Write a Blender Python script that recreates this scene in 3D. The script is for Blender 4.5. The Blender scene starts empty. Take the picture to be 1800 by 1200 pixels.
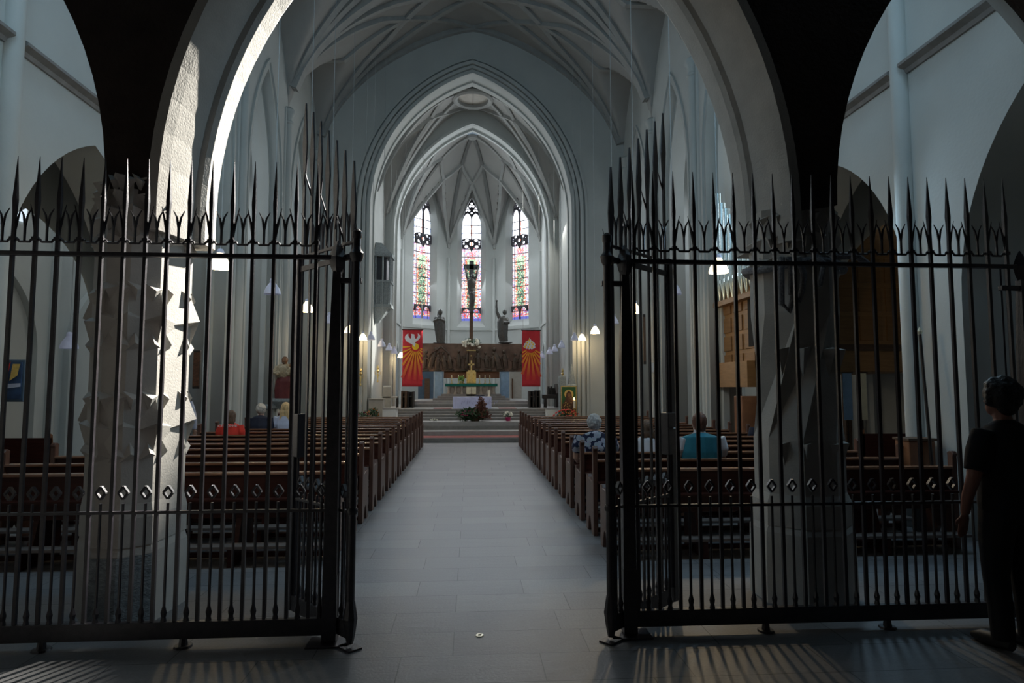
import bpy, bmesh, math, random
from mathutils import Vector, Matrix
from math import sin, cos, pi, sqrt, radians as R_
random.seed(7)
S = bpy.context.scene
COL = S.collection

# ------------------------------------------------------------------ camera calibration (1800x1200 frame)
F = 1100.0; EYE = 1.7
_d = Vector(((826-900)/F, -(680-600)/F, 1.0)).normalized()
_a = math.asin(-_d.x); _t = math.asin(-_d.y/cos(_a))
CR = Vector((cos(_a), -sin(_a), 0)); CF = Vector((sin(_a)*cos(_t), cos(_a)*cos(_t), sin(_t))); CU = CR.cross(CF)
def ray(px, py): return CR*((px-900)/F) + CU*((600-py)/F) + CF
def W(px, py, Y):                       # a point of the place seen at a pixel, at depth Y
    d = ray(px, py); k = Y/d.y; return Vector((d.x*k, Y, EYE+d.z*k))
def WX(px, py, X):
    d = ray(px, py); k = X/d.x; return Vector((X, d.y*k, EYE+d.z*k))
def G(px, py, h=0):
    d = ray(px, py); k = (h-EYE)/d.z; return Vector((d.x*k, d.y*k, h))
AX = 0.07

cam = bpy.data.cameras.new('camera'); co = bpy.data.objects.new('camera', cam); COL.objects.link(co)
cam.sensor_fit = 'HORIZONTAL'; cam.sensor_width = 36; cam.lens = F/1800*36; cam.clip_end = 200
m = Matrix((CR, CU, -CF)).transposed().to_4x4(); m.translation = Vector((0, 0, EYE)); co.matrix_world = m
S.camera = co

# ------------------------------------------------------------------ materials
def new_mat(name):
    m = bpy.data.materials.new(name); m.use_nodes = True
    n = m.node_tree.nodes; return m, n, m.node_tree.links, n['Principled BSDF']
def mat(name, col, rough=.6, metal=0, var=.12, scale=6, bump=.05, bscale=40, spec=.5, emit=None, estr=0, stretch=None, col2=None):
    m, n, l, b = new_mat(name)
    tc = n.new('ShaderNodeTexCoord'); mp = n.new('ShaderNodeMapping'); l.new(tc.outputs['Object'], mp.inputs['Vector'])
    if stretch: mp.inputs['Scale'].default_value = stretch
    no = n.new('ShaderNodeTexNoise'); no.inputs['Scale'].default_value = scale; no.inputs['Detail'].default_value = 5
    l.new(mp.outputs['Vector'], no.inputs['Vector'])
    cr = n.new('ShaderNodeValToRGB')
    c1 = [c*(1-var) for c in col]; c2 = list(col2) if col2 else [min(1, c*(1+var)) for c in col]
    cr.color_ramp.elements[0].position = .3; cr.color_ramp.elements[1].position = .7
    cr.color_ramp.elements[0].color = (*c1, 1); cr.color_ramp.elements[1].color = (*c2, 1)
    l.new(no.outputs['Fac'], cr.inputs['Fac']); l.new(cr.outputs['Color'], b.inputs['Base Color'])
    b.inputs['Roughness'].default_value = rough; b.inputs['Metallic'].default_value = metal
    b.inputs['Specular IOR Level'].default_value = spec
    if bump:
        n2 = n.new('ShaderNodeTexNoise'); n2.inputs['Scale'].default_value = bscale; n2.inputs['Detail'].default_value = 4
        l.new(mp.outputs['Vector'], n2.inputs['Vector'])
        bp = n.new('ShaderNodeBump'); bp.inputs['Strength'].default_value = bump; bp.inputs['Distance'].default_value = .02
        l.new(n2.outputs['Fac'], bp.inputs['Height']); l.new(bp.outputs['Normal'], b.inputs['Normal'])
    if emit: b.inputs['Emission Color'].default_value = (*emit, 1); b.inputs['Emission Strength'].default_value = estr
    return m
M = {}
M['plaster'] = mat('plaster', (.50, .52, .50), .85, var=.05, scale=1.2, bump=.12, bscale=25)
M['vault'] = mat('vault_plaster', (.36, .355, .335), .9, var=.06, scale=1, bump=.1, bscale=20)
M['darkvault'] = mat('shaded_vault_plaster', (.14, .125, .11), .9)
M['rib'] = mat('rib_stone', (.35, .355, .34), .8, var=.08, scale=4, bump=.1)
M['stone'] = mat('carved_stone', (.52, .49, .44), .85, var=.08, scale=5, bump=.2, bscale=60)
M['shadestone'] = mat('shaded_stone', (.06, .045, .038), .95, var=.2, scale=3, bump=.4, bscale=30, spec=.1)  # shade on the unlit side of the porch arcade, put into the colour
M['porch'] = mat('shaded_porch_plaster', (.05, .045, .045), .95, spec=.05)  # darkness of the unlit porch put into a near-black plaster colour
M['rough'] = mat('rough_stone', (.33, .37, .38), .9, var=.25, scale=18, bump=.9, bscale=50, stretch=(1, 1, 2))
M['step'] = mat('step_stone', (.22, .21, .2), .6, var=.12, scale=8)
M['steplight'] = mat('pale_step_stone', (.34, .33, .32), .5, var=.1, scale=8)
M['carpet'] = mat('red_carpet', (.30, .09, .08), .95, var=.2, scale=40)
M['wood'] = mat('dark_pew_wood', (.045, .012, .008), .45, var=.3, scale=3, bump=.06, stretch=(1, 12, 12), spec=.25)
M['woodend'] = mat('pew_end_wood', (.11, .052, .036), .4, var=.25, scale=4, bump=.06, stretch=(12, 12, 1.5), spec=.5)
M['woodtop'] = mat('polished_pew_rail', (.26, .125, .07), .2, var=.2, scale=3, bump=.03, stretch=(1, 12, 12), spec=.8)  # warm highlight along the rail put into the base colour
M['kneel'] = mat('kneeler_wood', (.17, .14, .125), .7, var=.1)
M['organwood'] = mat('organ_oak', (.33, .18, .07), .5, var=.15, scale=3, bump=.05, stretch=(1, 1, 8))
M['organdark'] = mat('organ_panel', (.26, .135, .05), .5, var=.15, scale=3, stretch=(1, 1, 8))
M['pipe'] = mat('tin_organ_pipe', (.62, .72, .72), .25, metal=.9, var=.05, bump=0)
M['iron'] = mat('black_wrought_iron', (.045, .040, .048), .36, metal=0, var=.3, scale=20, bump=.12, bscale=90, spec=.8)
M['bronze'] = mat('dark_bronze', (.11, .085, .065), .42, metal=.6, var=.3, scale=9, bump=.2, bscale=40)
M['bronzefig'] = mat('statue_bronze', (.10, .10, .095), .4, metal=.5, var=.2, scale=12, bump=.1)
M['bronzered'] = mat('relief_bronze', (.17, .115, .085), .5, metal=.45, var=.45, scale=2.2, bump=.2)
M['gold'] = mat('gilded_metal', (.75, .55, .22), .3, metal=.85, var=.2, scale=20, bump=.25, bscale=60)
M['goldp'] = mat('gold_paint', (.8, .55, .15), .45, var=.15, scale=30)
M['cream'] = mat('cream_door', (.72, .68, .5), .5)
M['green'] = mat('green_altar_cloth', (.0, .13, .1), .8, var=.15)
M['linen'] = mat('lilac_white_linen', (.66, .68, .95), .85, var=.05, bump=.1, bscale=12)
M['linenfold'] = mat('linen_embroidery', (.42, .43, .66), .9)
M['altar'] = mat('altar_stone', (.42, .37, .31), .7, var=.12)
M['white'] = mat('white_paint', (.8, .8, .78), .6, var=.04)
M['red'] = mat('red_banner_cloth', (.62, .035, .05), .8, var=.06, bump=.1, bscale=8)
M['sun'] = mat('yellow_appliqué', (.95, .60, .03), .8, var=.04)
M['dove'] = mat('white_applique', (.78, .79, .88), .8, var=.03)
M['leaf'] = mat('dark_green_leaves', (.03, .07, .025), .6, var=.5, scale=30)
M['leafred'] = mat('reddish_leaves', (.13, .045, .03), .6, var=.5, scale=30)
M['leaflight'] = mat('fresh_green_leaves', (.18, .34, .06), .6, var=.4, scale=30)
M['flowerw'] = mat('white_petals', (.85, .83, .72), .6)
M['flowerr'] = mat('red_petals', (.75, .05, .03), .6, var=.3, scale=40)
M['flowero'] = mat('orange_petals', (.85, .25, .05), .6, var=.3, scale=40)
M['flowerm'] = mat('magenta_petals', (.45, .02, .12), .6, var=.3, scale=40)
M['skin'] = mat('skin', (.50, .30, .22), .55, var=.05, bump=.03)
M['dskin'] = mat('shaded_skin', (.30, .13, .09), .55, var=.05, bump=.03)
M['hairbrown'] = mat('brown_hair', (.13, .075, .045), .55, var=.35, scale=60, stretch=(1, 1, .15), bump=.5, bscale=120)
M['hairred'] = mat('auburn_hair', (.15, .06, .035), .55, var=.35, scale=60, stretch=(1, 1, .15), bump=.5, bscale=120)
M['hairgrey'] = mat('grey_hair', (.42, .41, .40), .6, var=.4, scale=60, stretch=(1, 1, .3), bump=.6, bscale=90)
M['hairwhite'] = mat('white_hair', (.62, .57, .5), .6, var=.25, scale=60, bump=.6, bscale=90)
M['hairblond'] = mat('blond_hair', (.72, .50, .24), .5, var=.3, scale=60, stretch=(1, 1, .15), bump=.6, bscale=120)
M['hairblack'] = mat('black_hair', (.012, .01, .01), .5, var=.35, scale=50, bump=.6, bscale=70)
M['redshirt'] = mat('red_t_shirt', (.72, .05, .03), .85, bump=.15, bscale=14)
M['navy'] = mat('navy_cloth', (.02, .024, .045), .85, bump=.15, bscale=14)
M['paleblue'] = mat('pale_blue_cloth', (.55, .6, .75), .85, bump=.2, bscale=14)
M['whiteshirt'] = mat('white_cloth', (.68, .66, .68), .85, bump=.2, bscale=14)
M['teal'] = mat('teal_vest', (.025, .18, .24), .9, bump=.25, bscale=10)
M['black'] = mat('black_cloth', (.01, .01, .012), .9, bump=.2, bscale=14)
M['jeans'] = mat('dark_trousers', (.03, .035, .05), .9, bump=.2, bscale=14)
M['shoe'] = mat('black_leather', (.01, .009, .009), .5)
M['robe_gold'] = mat('gilded_tunic', (.42, .34, .22), .55, var=.4, scale=35, metal=.25)
M['robe_red'] = mat('red_painted_robe', (.13, .02, .02), .6, var=.2, scale=12)
M['darkwood'] = mat('blackened_wood', (.022, .015, .013), .45, var=.3, scale=4)
M['brownwood'] = mat('brown_wood', (.10, .055, .03), .5, var=.25, scale=5, stretch=(1, 1, 6))
M['orangewood'] = mat('orange_wood', (.26, .11, .05), .5, var=.2, scale=5)
M['beige'] = mat('beige_stone', (.42, .39, .34), .8, var=.08)
M['bluegrey'] = mat('blue_grey_tone', (.07, .12, .18), .6)  # blue light in an opening put into the colour; also a picture frame
M['bluewall'] = mat('pale_blue_plaster', (.30, .45, .62), .8)
M['rope'] = mat('grey_rope', (.28, .28, .29), .9, var=.3, scale=60, bump=.6, bscale=120)
M['painting_a'] = mat('abstract_painting_blue', (.03, .07, .16), .6, var=.8, scale=5)
M['wax'] = mat('candle_wax', (.85, .78, .6), .5)
M['flame'] = mat('flame', (1, .7, .3), .5, emit=(1, .62, .22), estr=14, bump=0)
M['brass'] = mat('brass_ring', (.8, .74, .55), .3, metal=.6)
M['hole'] = mat('dark_hole', (.01, .01, .01), .9)
M['lampoff'] = mat('unlit_glass_shade', (.50, .53, .66), .35, emit=(.55, .6, .8), estr=.10, bump=0)  # faint glow added to the shade although the lamp is off
M['lampon'] = mat('glowing_glass_shade', (.9, .8, .6), .4, emit=(1, .80, .48), estr=5, bump=0)
M['cord'] = mat('pale_lamp_cord', (.45, .47, .47), .7, bump=0)
M['icongreen'] = mat('icon_green_ground', (.03, .12, .03), .5)
M['iconbrown'] = mat('icon_brown_paint', (.10, .04, .02), .5, var=.6, scale=30)
M['iconface'] = mat('icon_ochre_paint', (.22, .10, .04), .5)
M['lead'] = mat('window_lead', (.04, .035, .045), .7)
M['tracery'] = mat('window_tracery', (.055, .05, .06), .8)

def banner_rays():
    m, n, l, b = new_mat('orange_ray_cloth')
    tc = n.new('ShaderNodeTexCoord'); sp = n.new('ShaderNodeSeparateXYZ'); l.new(tc.outputs['Object'], sp.inputs[0])
    mr = n.new('ShaderNodeMapRange'); mr.inputs['From Min'].default_value = .35; mr.inputs['From Max'].default_value = 1.75
    cr = n.new('ShaderNodeValToRGB'); cr.color_ramp.elements[0].color = (.66, .06, .05, 1); cr.color_ramp.elements[1].color = (.98, .55, .03, 1)
    l.new(sp.outputs['Z'], mr.inputs['Value']); l.new(mr.outputs['Result'], cr.inputs['Fac']); l.new(cr.outputs['Color'], b.inputs['Base Color'])
    b.inputs['Roughness'].default_value = .85
    return m
M['rays'] = banner_rays()

def floor_mat():
    m, n, l, b = new_mat('floor_slabs')
    tc = n.new('ShaderNodeTexCoord'); mp = n.new('ShaderNodeMapping'); mp.inputs['Location'].default_value = (.1, .11, 0)
    l.new(tc.outputs['Object'], mp.inputs['Vector'])
    br = n.new('ShaderNodeTexBrick'); br.inputs['Scale'].default_value = 1; br.offset = .37; br.offset_frequency = 2; br.squash = 1.35; br.squash_frequency = 3
    br.inputs['Brick Width'].default_value = .88; br.inputs['Row Height'].default_value = .385
    br.inputs['Mortar Size'].default_value = .0035; br.inputs['Mortar Smooth'].default_value = .2; br.inputs['Bias'].default_value = 0
    br.inputs['Color1'].default_value = (.185, .185, .19, 1); br.inputs['Color2'].default_value = (.235, .232, .232, 1); br.inputs['Mortar'].default_value = (.06, .06, .065, 1)
    l.new(mp.outputs['Vector'], br.inputs['Vector'])
    mp2 = n.new('ShaderNodeMapping'); mp2.inputs['Scale'].default_value = (1, 9, 1); l.new(tc.outputs['Object'], mp2.inputs['Vector'])
    no = n.new('ShaderNodeTexNoise'); no.inputs['Scale'].default_value = 2.2; no.inputs['Detail'].default_value = 8; no.inputs['Roughness'].default_value = .7
    l.new(mp2.outputs['Vector'], no.inputs['Vector'])
    no2 = n.new('ShaderNodeTexNoise'); no2.inputs['Scale'].default_value = 55; no2.inputs['Detail'].default_value = 5; l.new(tc.outputs['Object'], no2.inputs['Vector'])
    mul = n.new('ShaderNodeMath'); mul.operation = 'MULTIPLY_ADD'; l.new(no.outputs['Fac'], mul.inputs[0]); mul.inputs[1].default_value = .75; mul.inputs[2].default_value = .42
    m3 = n.new('ShaderNodeMath'); m3.operation = 'MULTIPLY_ADD'; l.new(no2.outputs['Fac'], m3.inputs[0]); m3.inputs[1].default_value = .5; l.new(mul.outputs[0], m3.inputs[2])
    mm = n.new('ShaderNodeVectorMath'); mm.operation = 'SCALE'; l.new(br.outputs['Color'], mm.inputs[0]); l.new(m3.outputs[0], mm.inputs['Scale'])
    l.new(mm.outputs[0], b.inputs['Base Color'])
    rr = n.new('ShaderNodeMapRange'); rr.inputs['To Min'].default_value = .28; rr.inputs['To Max'].default_value = .55; l.new(no.outputs['Fac'], rr.inputs['Value'])
    l.new(rr.outputs['Result'], b.inputs['Roughness'])
    bp = n.new('ShaderNodeBump'); bp.inputs['Strength'].default_value = .25; bp.inputs['Distance'].default_value = .01
    l.new(m3.outputs[0], bp.inputs['Height']); l.new(bp.outputs['Normal'], b.inputs['Normal'])
    return m
M['floor'] = floor_mat()

def dots_mat():
    m, n, l, b = new_mat('patterned_blouse')
    tc = n.new('ShaderNodeTexCoord'); vo = n.new('ShaderNodeTexVoronoi'); vo.inputs['Scale'].default_value = 14
    l.new(tc.outputs['Object'], vo.inputs['Vector'])
    no = n.new('ShaderNodeTexNoise'); no.inputs['Scale'].default_value = 60; l.new(tc.outputs['Object'], no.inputs['Vector'])
    cr = n.new('ShaderNodeValToRGB'); cr.color_ramp.interpolation = 'CONSTANT'
    cr.color_ramp.elements[0].color = (.45, .47, .55, 1); cr.color_ramp.elements[1].position = .56; cr.color_ramp.elements[1].color = (.012, .018, .06, 1)
    l.new(vo.outputs['Distance'], cr.inputs['Fac'])
    mx = n.new('ShaderNodeMix'); mx.data_type = 'RGBA'; mx.blend_type = 'MULTIPLY'; mx.inputs['Factor'].default_value = .6
    l.new(cr.outputs['Color'], mx.inputs['A']); l.new(no.outputs['Color'], mx.inputs['B']); l.new(mx.outputs['Result'], b.inputs['Base Color'])
    b.inputs['Roughness'].default_value = .9
    return m
M['dots'] = dots_mat()

def glass_mat(name='stained_glass', k=1.5):
    m, n, l, b = new_mat(name)
    at = n.new('ShaderNodeAttribute'); at.attribute_name = 'Col'
    l.new(at.outputs['Color'], b.inputs['Base Color']); l.new(at.outputs['Color'], b.inputs['Emission Color'])
    b.inputs['Emission Strength'].default_value = k; b.inputs['Roughness'].default_value = .2
    return m
M['glass'] = glass_mat()
M['clear'] = mat('daylit_leaded_glass', (.6, .7, .75), .3, emit=(.72, .84, .95), estr=.9, bump=0)

# ------------------------------------------------------------------ object helpers
def tag(o, label=None, cat=None, group=None, kind=None):
    if label: o['label'] = label
    if cat: o['category'] = cat
    if group: o['group'] = group
    if kind: o['kind'] = kind
    return o
def link(name, me, parent=None, loc=None):
    o = bpy.data.objects.new(name, me); COL.objects.link(o)
    if parent is not None: o.parent = parent
    if loc is not None: o.location = loc
    return o
def empty(name, loc, label, cat, rz=0, group=None):
    o = bpy.data.objects.new(name, None); o.empty_display_size = .1; COL.objects.link(o); o.location = loc; o.rotation_euler = (0, 0, rz)
    return tag(o, label, cat, group)
def copy_tree(o, parent=None):
    c = o.copy(); COL.objects.link(c)
    if parent is not None: c.parent = parent
    for ch in list(o.children): copy_tree(ch, c)
    return c
class MB:
    def __init__(s): s.v = []; s.f = []
    def add(s, vs, fs):
        k = len(s.v); s.v += [tuple(v) for v in vs]; s.f += [tuple(i+k for i in f) for f in fs]; return s
    def box(s, x0, y0, z0, x1, y1, z1, rz=0):
        c = Vector(((x0+x1)/2, (y0+y1)/2, 0)); vs = []
        for z in (z0, z1):
            for x, y in ((x0, y0), (x1, y0), (x1, y1), (x0, y1)):
                p = Vector((x, y, z))
                if rz: q = p-c; p = Vector((c.x+q.x*cos(rz)-q.y*sin(rz), c.y+q.x*sin(rz)+q.y*cos(rz), z))
                vs.append(p)
        return s.add(vs, [(3, 2, 1, 0), (4, 5, 6, 7), (0, 1, 5, 4), (1, 2, 6, 5), (2, 3, 7, 6), (3, 0, 4, 7)])
    def loft(s, rings, cap=True, closed=True):
        n = len(rings[0]); vs = [p for r in rings for p in r]; fs = []
        for i in range(len(rings)-1):
            for j in range(n if closed else n-1):
                a = i*n+j; b_ = i*n+(j+1) % n; fs.append((a, b_, b_+n, a+n))
        if cap and closed: fs += [tuple(range(n-1, -1, -1)), tuple(range((len(rings)-1)*n, len(rings)*n))]
        return s.add(vs, fs)
    def tube(s, pts, r, n=6, ell=1.0, up=None, rot=0, cap=True):
        pts = [Vector(p) for p in pts]; rs = r if isinstance(r, (list, tuple)) else [r]*len(pts)
        t0 = (pts[1]-pts[0]).normalized()
        u = Vector(up) if up else (Vector((0, 0, 1)) if abs(t0.z) < .9 else Vector((1, 0, 0)))
        rings = []
        for i, p in enumerate(pts):
            t = (pts[min(i+1, len(pts)-1)]-pts[max(i-1, 0)]).normalized()
            a = u - t*u.dot(t)
            if a.length < 1e-5: a = t.orthogonal()
            a.normalize(); b = t.cross(a); u = a
            rings.append([p + a*(rs[i]*cos(rot+2*pi*j/n)) + b*(rs[i]*ell*sin(rot+2*pi*j/n)) for j in range(n)])
        return s.loft(rings, cap)
    def lathe(s, prof, n=16, c=(0, 0, 0), cap=True):
        return s.loft([[Vector((c[0]+r*cos(2*pi*j/n), c[1]+r*sin(2*pi*j/n), c[2]+z)) for j in range(n)] for r, z in prof], cap)
    def ball(s, c, r, n=10, sc=(1, 1, 1)):
        m = max(4, n//2+1)
        return s.loft([[Vector((c[0]+r*sc[0]*sin(pi*(i+.02)/(m+.04))*cos(2*pi*j/n), c[1]+r*sc[1]*sin(pi*(i+.02)/(m+.04))*sin(2*pi*j/n), c[2]-r*sc[2]*cos(pi*(i+.02)/(m+.04)))) for j in range(n)] for i in range(m+1)])
    def prism(s, poly, y0, y1):                       # polygon in XZ extruded along Y
        n = len(poly); vs = [(x, y0, z) for x, z in poly]+[(x, y1, z) for x, z in poly]
        return s.add(vs, [tuple(range(n)), tuple(range(2*n-1, n-1, -1))]+[(j, j+n, (j+1) % n+n, (j+1) % n) for j in range(n)])
    def prismx(s, poly, x0, x1):                      # polygon in YZ extruded along X
        n = len(poly); vs = [(x0, y, z) for y, z in poly]+[(x1, y, z) for y, z in poly]
        return s.add(vs, [tuple(range(n)), tuple(range(2*n-1, n-1, -1))]+[(j, j+n, (j+1) % n+n, (j+1) % n) for j in range(n)])
    def mesh(s, name, mt, smooth=False):
        me = bpy.data.meshes.new(name); me.from_pydata(s.v, [], s.f); me.materials.append(M[mt] if isinstance(mt, str) else mt)
        bm = bmesh.new(); bm.from_mesh(me); bmesh.ops.recalc_face_normals(bm, faces=bm.faces); bm.to_mesh(me); bm.free()
        if smooth:
            me.polygons.foreach_set('use_smooth', [True]*len(me.polygons))
            try: me.set_sharp_from_angle(angle=R_(40))
            except Exception: pass
        me.update(); return me
    def build(s, name, mt, parent=None, smooth=False, loc=None): return link(name, s.mesh(name, mt, smooth), parent, loc)
    def bevel(s, name, mt, w=.01, parent=None, seg=2):
        me = s.mesh(name, mt); bm = bmesh.new(); bm.from_mesh(me)
        bmesh.ops.bevel(bm, geom=bm.edges[:], offset=w, segments=seg, affect='EDGES', clamp_overlap=True, profile=.5)
        bm.to_mesh(me); bm.free(); return link(name, me, parent)
def struct(o): o['kind'] = 'structure'; return o

def evalmesh(o, name):
    dg = bpy.context.evaluated_depsgraph_get(); dg.update()
    me = bpy.data.meshes.new_from_object(o.evaluated_get(dg)); me.name = name; return me
def flat(name, outer, holes, thick, mt, mx=None, parent=None):
    """2D outline (a,b) with holes, thickness centred; local frame XZ, thickness along Y"""
    cu = bpy.data.curves.new(name, 'CURVE'); cu.dimensions = '2D'; cu.fill_mode = 'BOTH'; cu.extrude = thick/2
    for poly in [outer]+holes:
        sp = cu.splines.new('POLY'); sp.points.add(len(poly)-1); sp.use_cyclic_u = True
        for i, (a, b) in enumerate(poly): sp.points[i].co = (a, b, 0, 1)
    o = bpy.data.objects.new(name, cu); COL.objects.link(o)
    me = evalmesh(o, name); bpy.data.objects.remove(o); bpy.data.curves.remove(cu)
    me.transform(Matrix.Rotation(pi/2, 4, 'X'))
    if mx is not None: me.transform(mx)
    me.materials.clear(); me.materials.append(M[mt])
    return link(name, me, parent)
def parch(cx, w, z0, zs, za, n=14):
    h = za-zs; Rr = (w*w+h*h)/(2*w); a1 = math.asin(min(1, h/Rr)) if Rr >= w else pi-math.asin(min(1, h/Rr))
    L = [(cx-w+Rr-Rr*cos(a1*i/n), zs+Rr*sin(a1*i/n)) for i in range(n+1)]
    Rg = [(2*cx-x, z) for x, z in reversed(L[:-1])]
    if z0 is None: return L+Rg
    return [(cx-w, z0)]+L+Rg+[(cx+w, z0)]
def band(mb, pts, a0, a1, y0, y1, f=None):
    """rectangular rib along a planar path (XZ); a0..a1 offset outward of the path; y0..y1; f maps (x,y,z)"""
    n = len(pts); rings = []
    cx = sum(p[0] for p in pts)/n
    for i, (x, z) in enumerate(pts):
        p0 = pts[max(0, i-1)]; p1 = pts[min(n-1, i+1)]; tx, tz = p1[0]-p0[0], p1[1]-p0[1]; L = sqrt(tx*tx+tz*tz) or 1
        nx, nz = -tz/L, tx/L                    # left-hand normal = outward for a path going up-left then down-right
        rings.append([(x+nx*a, y, z+nz*a) for a, y in ((a0, y0), (a1, y0), (a1, y1), (a0, y1))])
    if f: rings = [[f(p) for p in r] for r in rings]
    mb.loft(rings)
def ymat(X, flip=False):                        # local (x=along world Y) plane facing X
    return Matrix.Translation((X, 0, 0)) @ Matrix.Rotation(pi/2, 4, 'Z')

# ================================================================== THE SETTING
mb = MB(); mb.box(-11, -4, -.1, 11, 19.45, 0); struct(mb.build('floor', 'floor'))
NX = 5.52                                        # half width of the nave
def arcprof(s, p=1.7, q=.62): s = min(1, abs(s)); return (1-s**p)**q
def zn(x, y):                                    # nave vault height
    s = (x-AX)/NX; hb = 9.8+5.05*arcprof(s, 1.4, .52)
    b = ((y-14.9+1.83) % 3.66)-1.83             # 0 at pier line
    sc = 1-abs(b)/1.83                            # 1 at pier, 0 at bay centre
    hc = 9.8+2.75*arcprof(sc, 1.5, .7)
    return max(hb, hc) if y > 11.2 else hb
def heightgrid(xs, ys, zf): 
    mb = MB(); vs = [(x, y, zf(x, y)) for y in ys for x in xs]; n = len(xs)
    mb.add(vs, [(j*n+i, j*n+i+1, (j+1)*n+i+1, (j+1)*n+i) for j in range(len(ys)-1) for i in range(n-1)]); return mb
xs = [AX+NX*sin(pi/2*i/34) for i in range(-34, 35)]; ys = [5.2+i*.1225 for i in range(138)]
ys[-1] = 22.0
struct(heightgrid(xs, ys, zn).build('ceiling', 'vault', smooth=True))

# arcade walls, with the low arches near the gate and the tall bays further on
for sd, nm in ((-1, 'left'), (1, 'right')):
    holes = [parch(5.0, 1.72, -.2, 2.7, 5.25), parch(9.25, 1.68, -.2, 2.7, 5.2)]
    for yc in (13.05, 16.7, 20.3): holes.append(parch(yc, 1.22, -.2, 7.0, 10.25))
    outer = [(2.2, -.05), (22.4, -.05)]
    top = []
    y = 22.4
    while y > 11.2: top.append((y, zn(AX+sd*(NX-.001), y)+.25)); y -= .12
    top += [(11.1, 10.4), (2.2, 10.4)]
    o = flat('wall_'+nm, outer+top, [], .02, 'plaster')       # replaced below by holed version
    bpy.data.objects.remove(o)
    # build as separate notch outline: start from bottom and walk round each opening
    path = [(2.2, 0)]
    for h in holes: path += [(max(2.2, p[0]), max(0, p[1])) for p in h]
    path += [(22.4, 0)]
    o = flat('wall_'+nm, path+top, [], .75, 'plaster', ymat(AX+sd*(NX+.375))); struct(o)
    mb = MB()
    f = (lambda s: (lambda p: (AX+s*(NX-p[1]), p[0], p[2])))(sd)
    # stepped mouldings round tall bays
    for yc in (13.05, 16.7, 20.3):
        band(mb, parch(yc, 1.32, 0, 7.0, 10.45), 0, .10, -.02, .05, f)
        band(mb, parch(yc, 1.22, 0, 7.0, 10.25), -.12, 0, -.40, -.26, f)
    struct(mb.build('trim_'+('1' if sd < 0 else '2'), 'plaster'))
    # string course and pilaster by the low arches
    mb = MB()
    zc = 5.78
    for y0, y1 in ((2.2, 7.42), (7.62, 11.06)):
        mb.prism([(0, 0), (1, 0)], 0, 0) if False else None
        prof = [(0, zc-.07), (.03, zc-.07), (.05, zc-.02), (.13, zc+.02), (.13, zc+.06), (0, zc+.13)]
        mb.add([(AX+sd*(NX-a), y0, z) for a, z in prof]+[(AX+sd*(NX-a), y1, z) for a, z in prof],
               [tuple(range(6)), tuple(range(11, 5, -1))]+[(j, j+6, (j+1) % 6+6, (j+1) % 6) for j in range(6)])
    struct(mb.build('trim_'+('3' if sd < 0 else '4'), 'step'))
    mb = MB()
    mb.lathe([(.24, 0), (.24, .3), (.19, .45), (.12, .5), (.12, 10)], 12, (AX+sd*(NX-.02), 7.52, 0))
    mb.lathe([(.24, 0), (.24, .3), (.19, .45), (.12, .5), (.12, 10)], 12, (AX+sd*(NX-.02), 11.2, 0))
    for yp in (14.9, 18.5, 21.75):
        mb.lathe([(.26, 0), (.26, .5), (.2, .6), (.13, .68), (.13, 9.45), (.13, 9.46), (.17, 9.5), (.17, 9.54), (.135, 9.58), (.15, 9.75), (.21, 9.82), (.21, 9.9), (.1, 10.0)], 12, (AX+sd*(NX-.02), yp, 0))
        for dy in (-.24, .24): mb.lathe([(.1, 0), (.1, .6), (.055, .66), (.055, 9.9)], 8, (AX+sd*(NX-.0), yp+dy, 0))
    struct(mb.build('trim_'+('5' if sd < 0 else '6'), 'plaster', smooth=True))

# nave ribs
def rib(mb, pts, zf, r=.09, n=14, off=.03, flatw=None):
    path = []
    for (a, b) in zip(pts[:-1], pts[1:]):
        for i in range(n): 
            t = i/n; path.append((a[0]+(b[0]-a[0])*t, a[1]+(b[1]-a[1])*t))
    path.append(pts[-1])
    P3 = [Vector((x, y, zf(x, y)-off)) for x, y in path]
    # smooth small steps
    mb.tube(P3, r, 4, ell=(flatw or 1.0), up=(0, 0, 1), rot=pi/4 if not flatw else 0)
mb = MB()
e = NX-.12
for i, yp in enumerate((14.9, 18.5, 22.1)):
    rib(mb, [(AX-e, yp), (AX, yp), (AX+e, yp)], zn, .22, 26, .02)
    for sd in (-1, 1):
        for dy in (-1, 1):
            if yp+dy*1.83 > 22.2: continue
            rib(mb, [(AX+sd*e, yp), (AX+sd*3.0, yp+dy*1.2), (AX+sd*2.3, yp+dy*1.83)], zn, .13)
            rib(mb, [(AX+sd*e, yp), (AX+sd*2.5, yp+dy*.75), (AX, yp+dy*1.83)], zn, .13)
            rib(mb, [(AX+sd*2.3, yp+dy*1.83), (AX+sd*1.2, yp+dy*1.0), (AX, yp)], zn, .12)
for yc in (13.05, 16.7, 20.3):
    for sd in (-1, 1):
        rib(mb, [(AX+sd*e, yc), (AX+sd*2.3, yc)], zn, .12)
        rib(mb, [(AX+sd*2.3, yc), (AX+sd*1.2, yc+.9), (AX, yc+1.83)], zn, .12) if yc < 20 else None
struct(mb.build('trim_7', 'rib', smooth=False))

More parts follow.
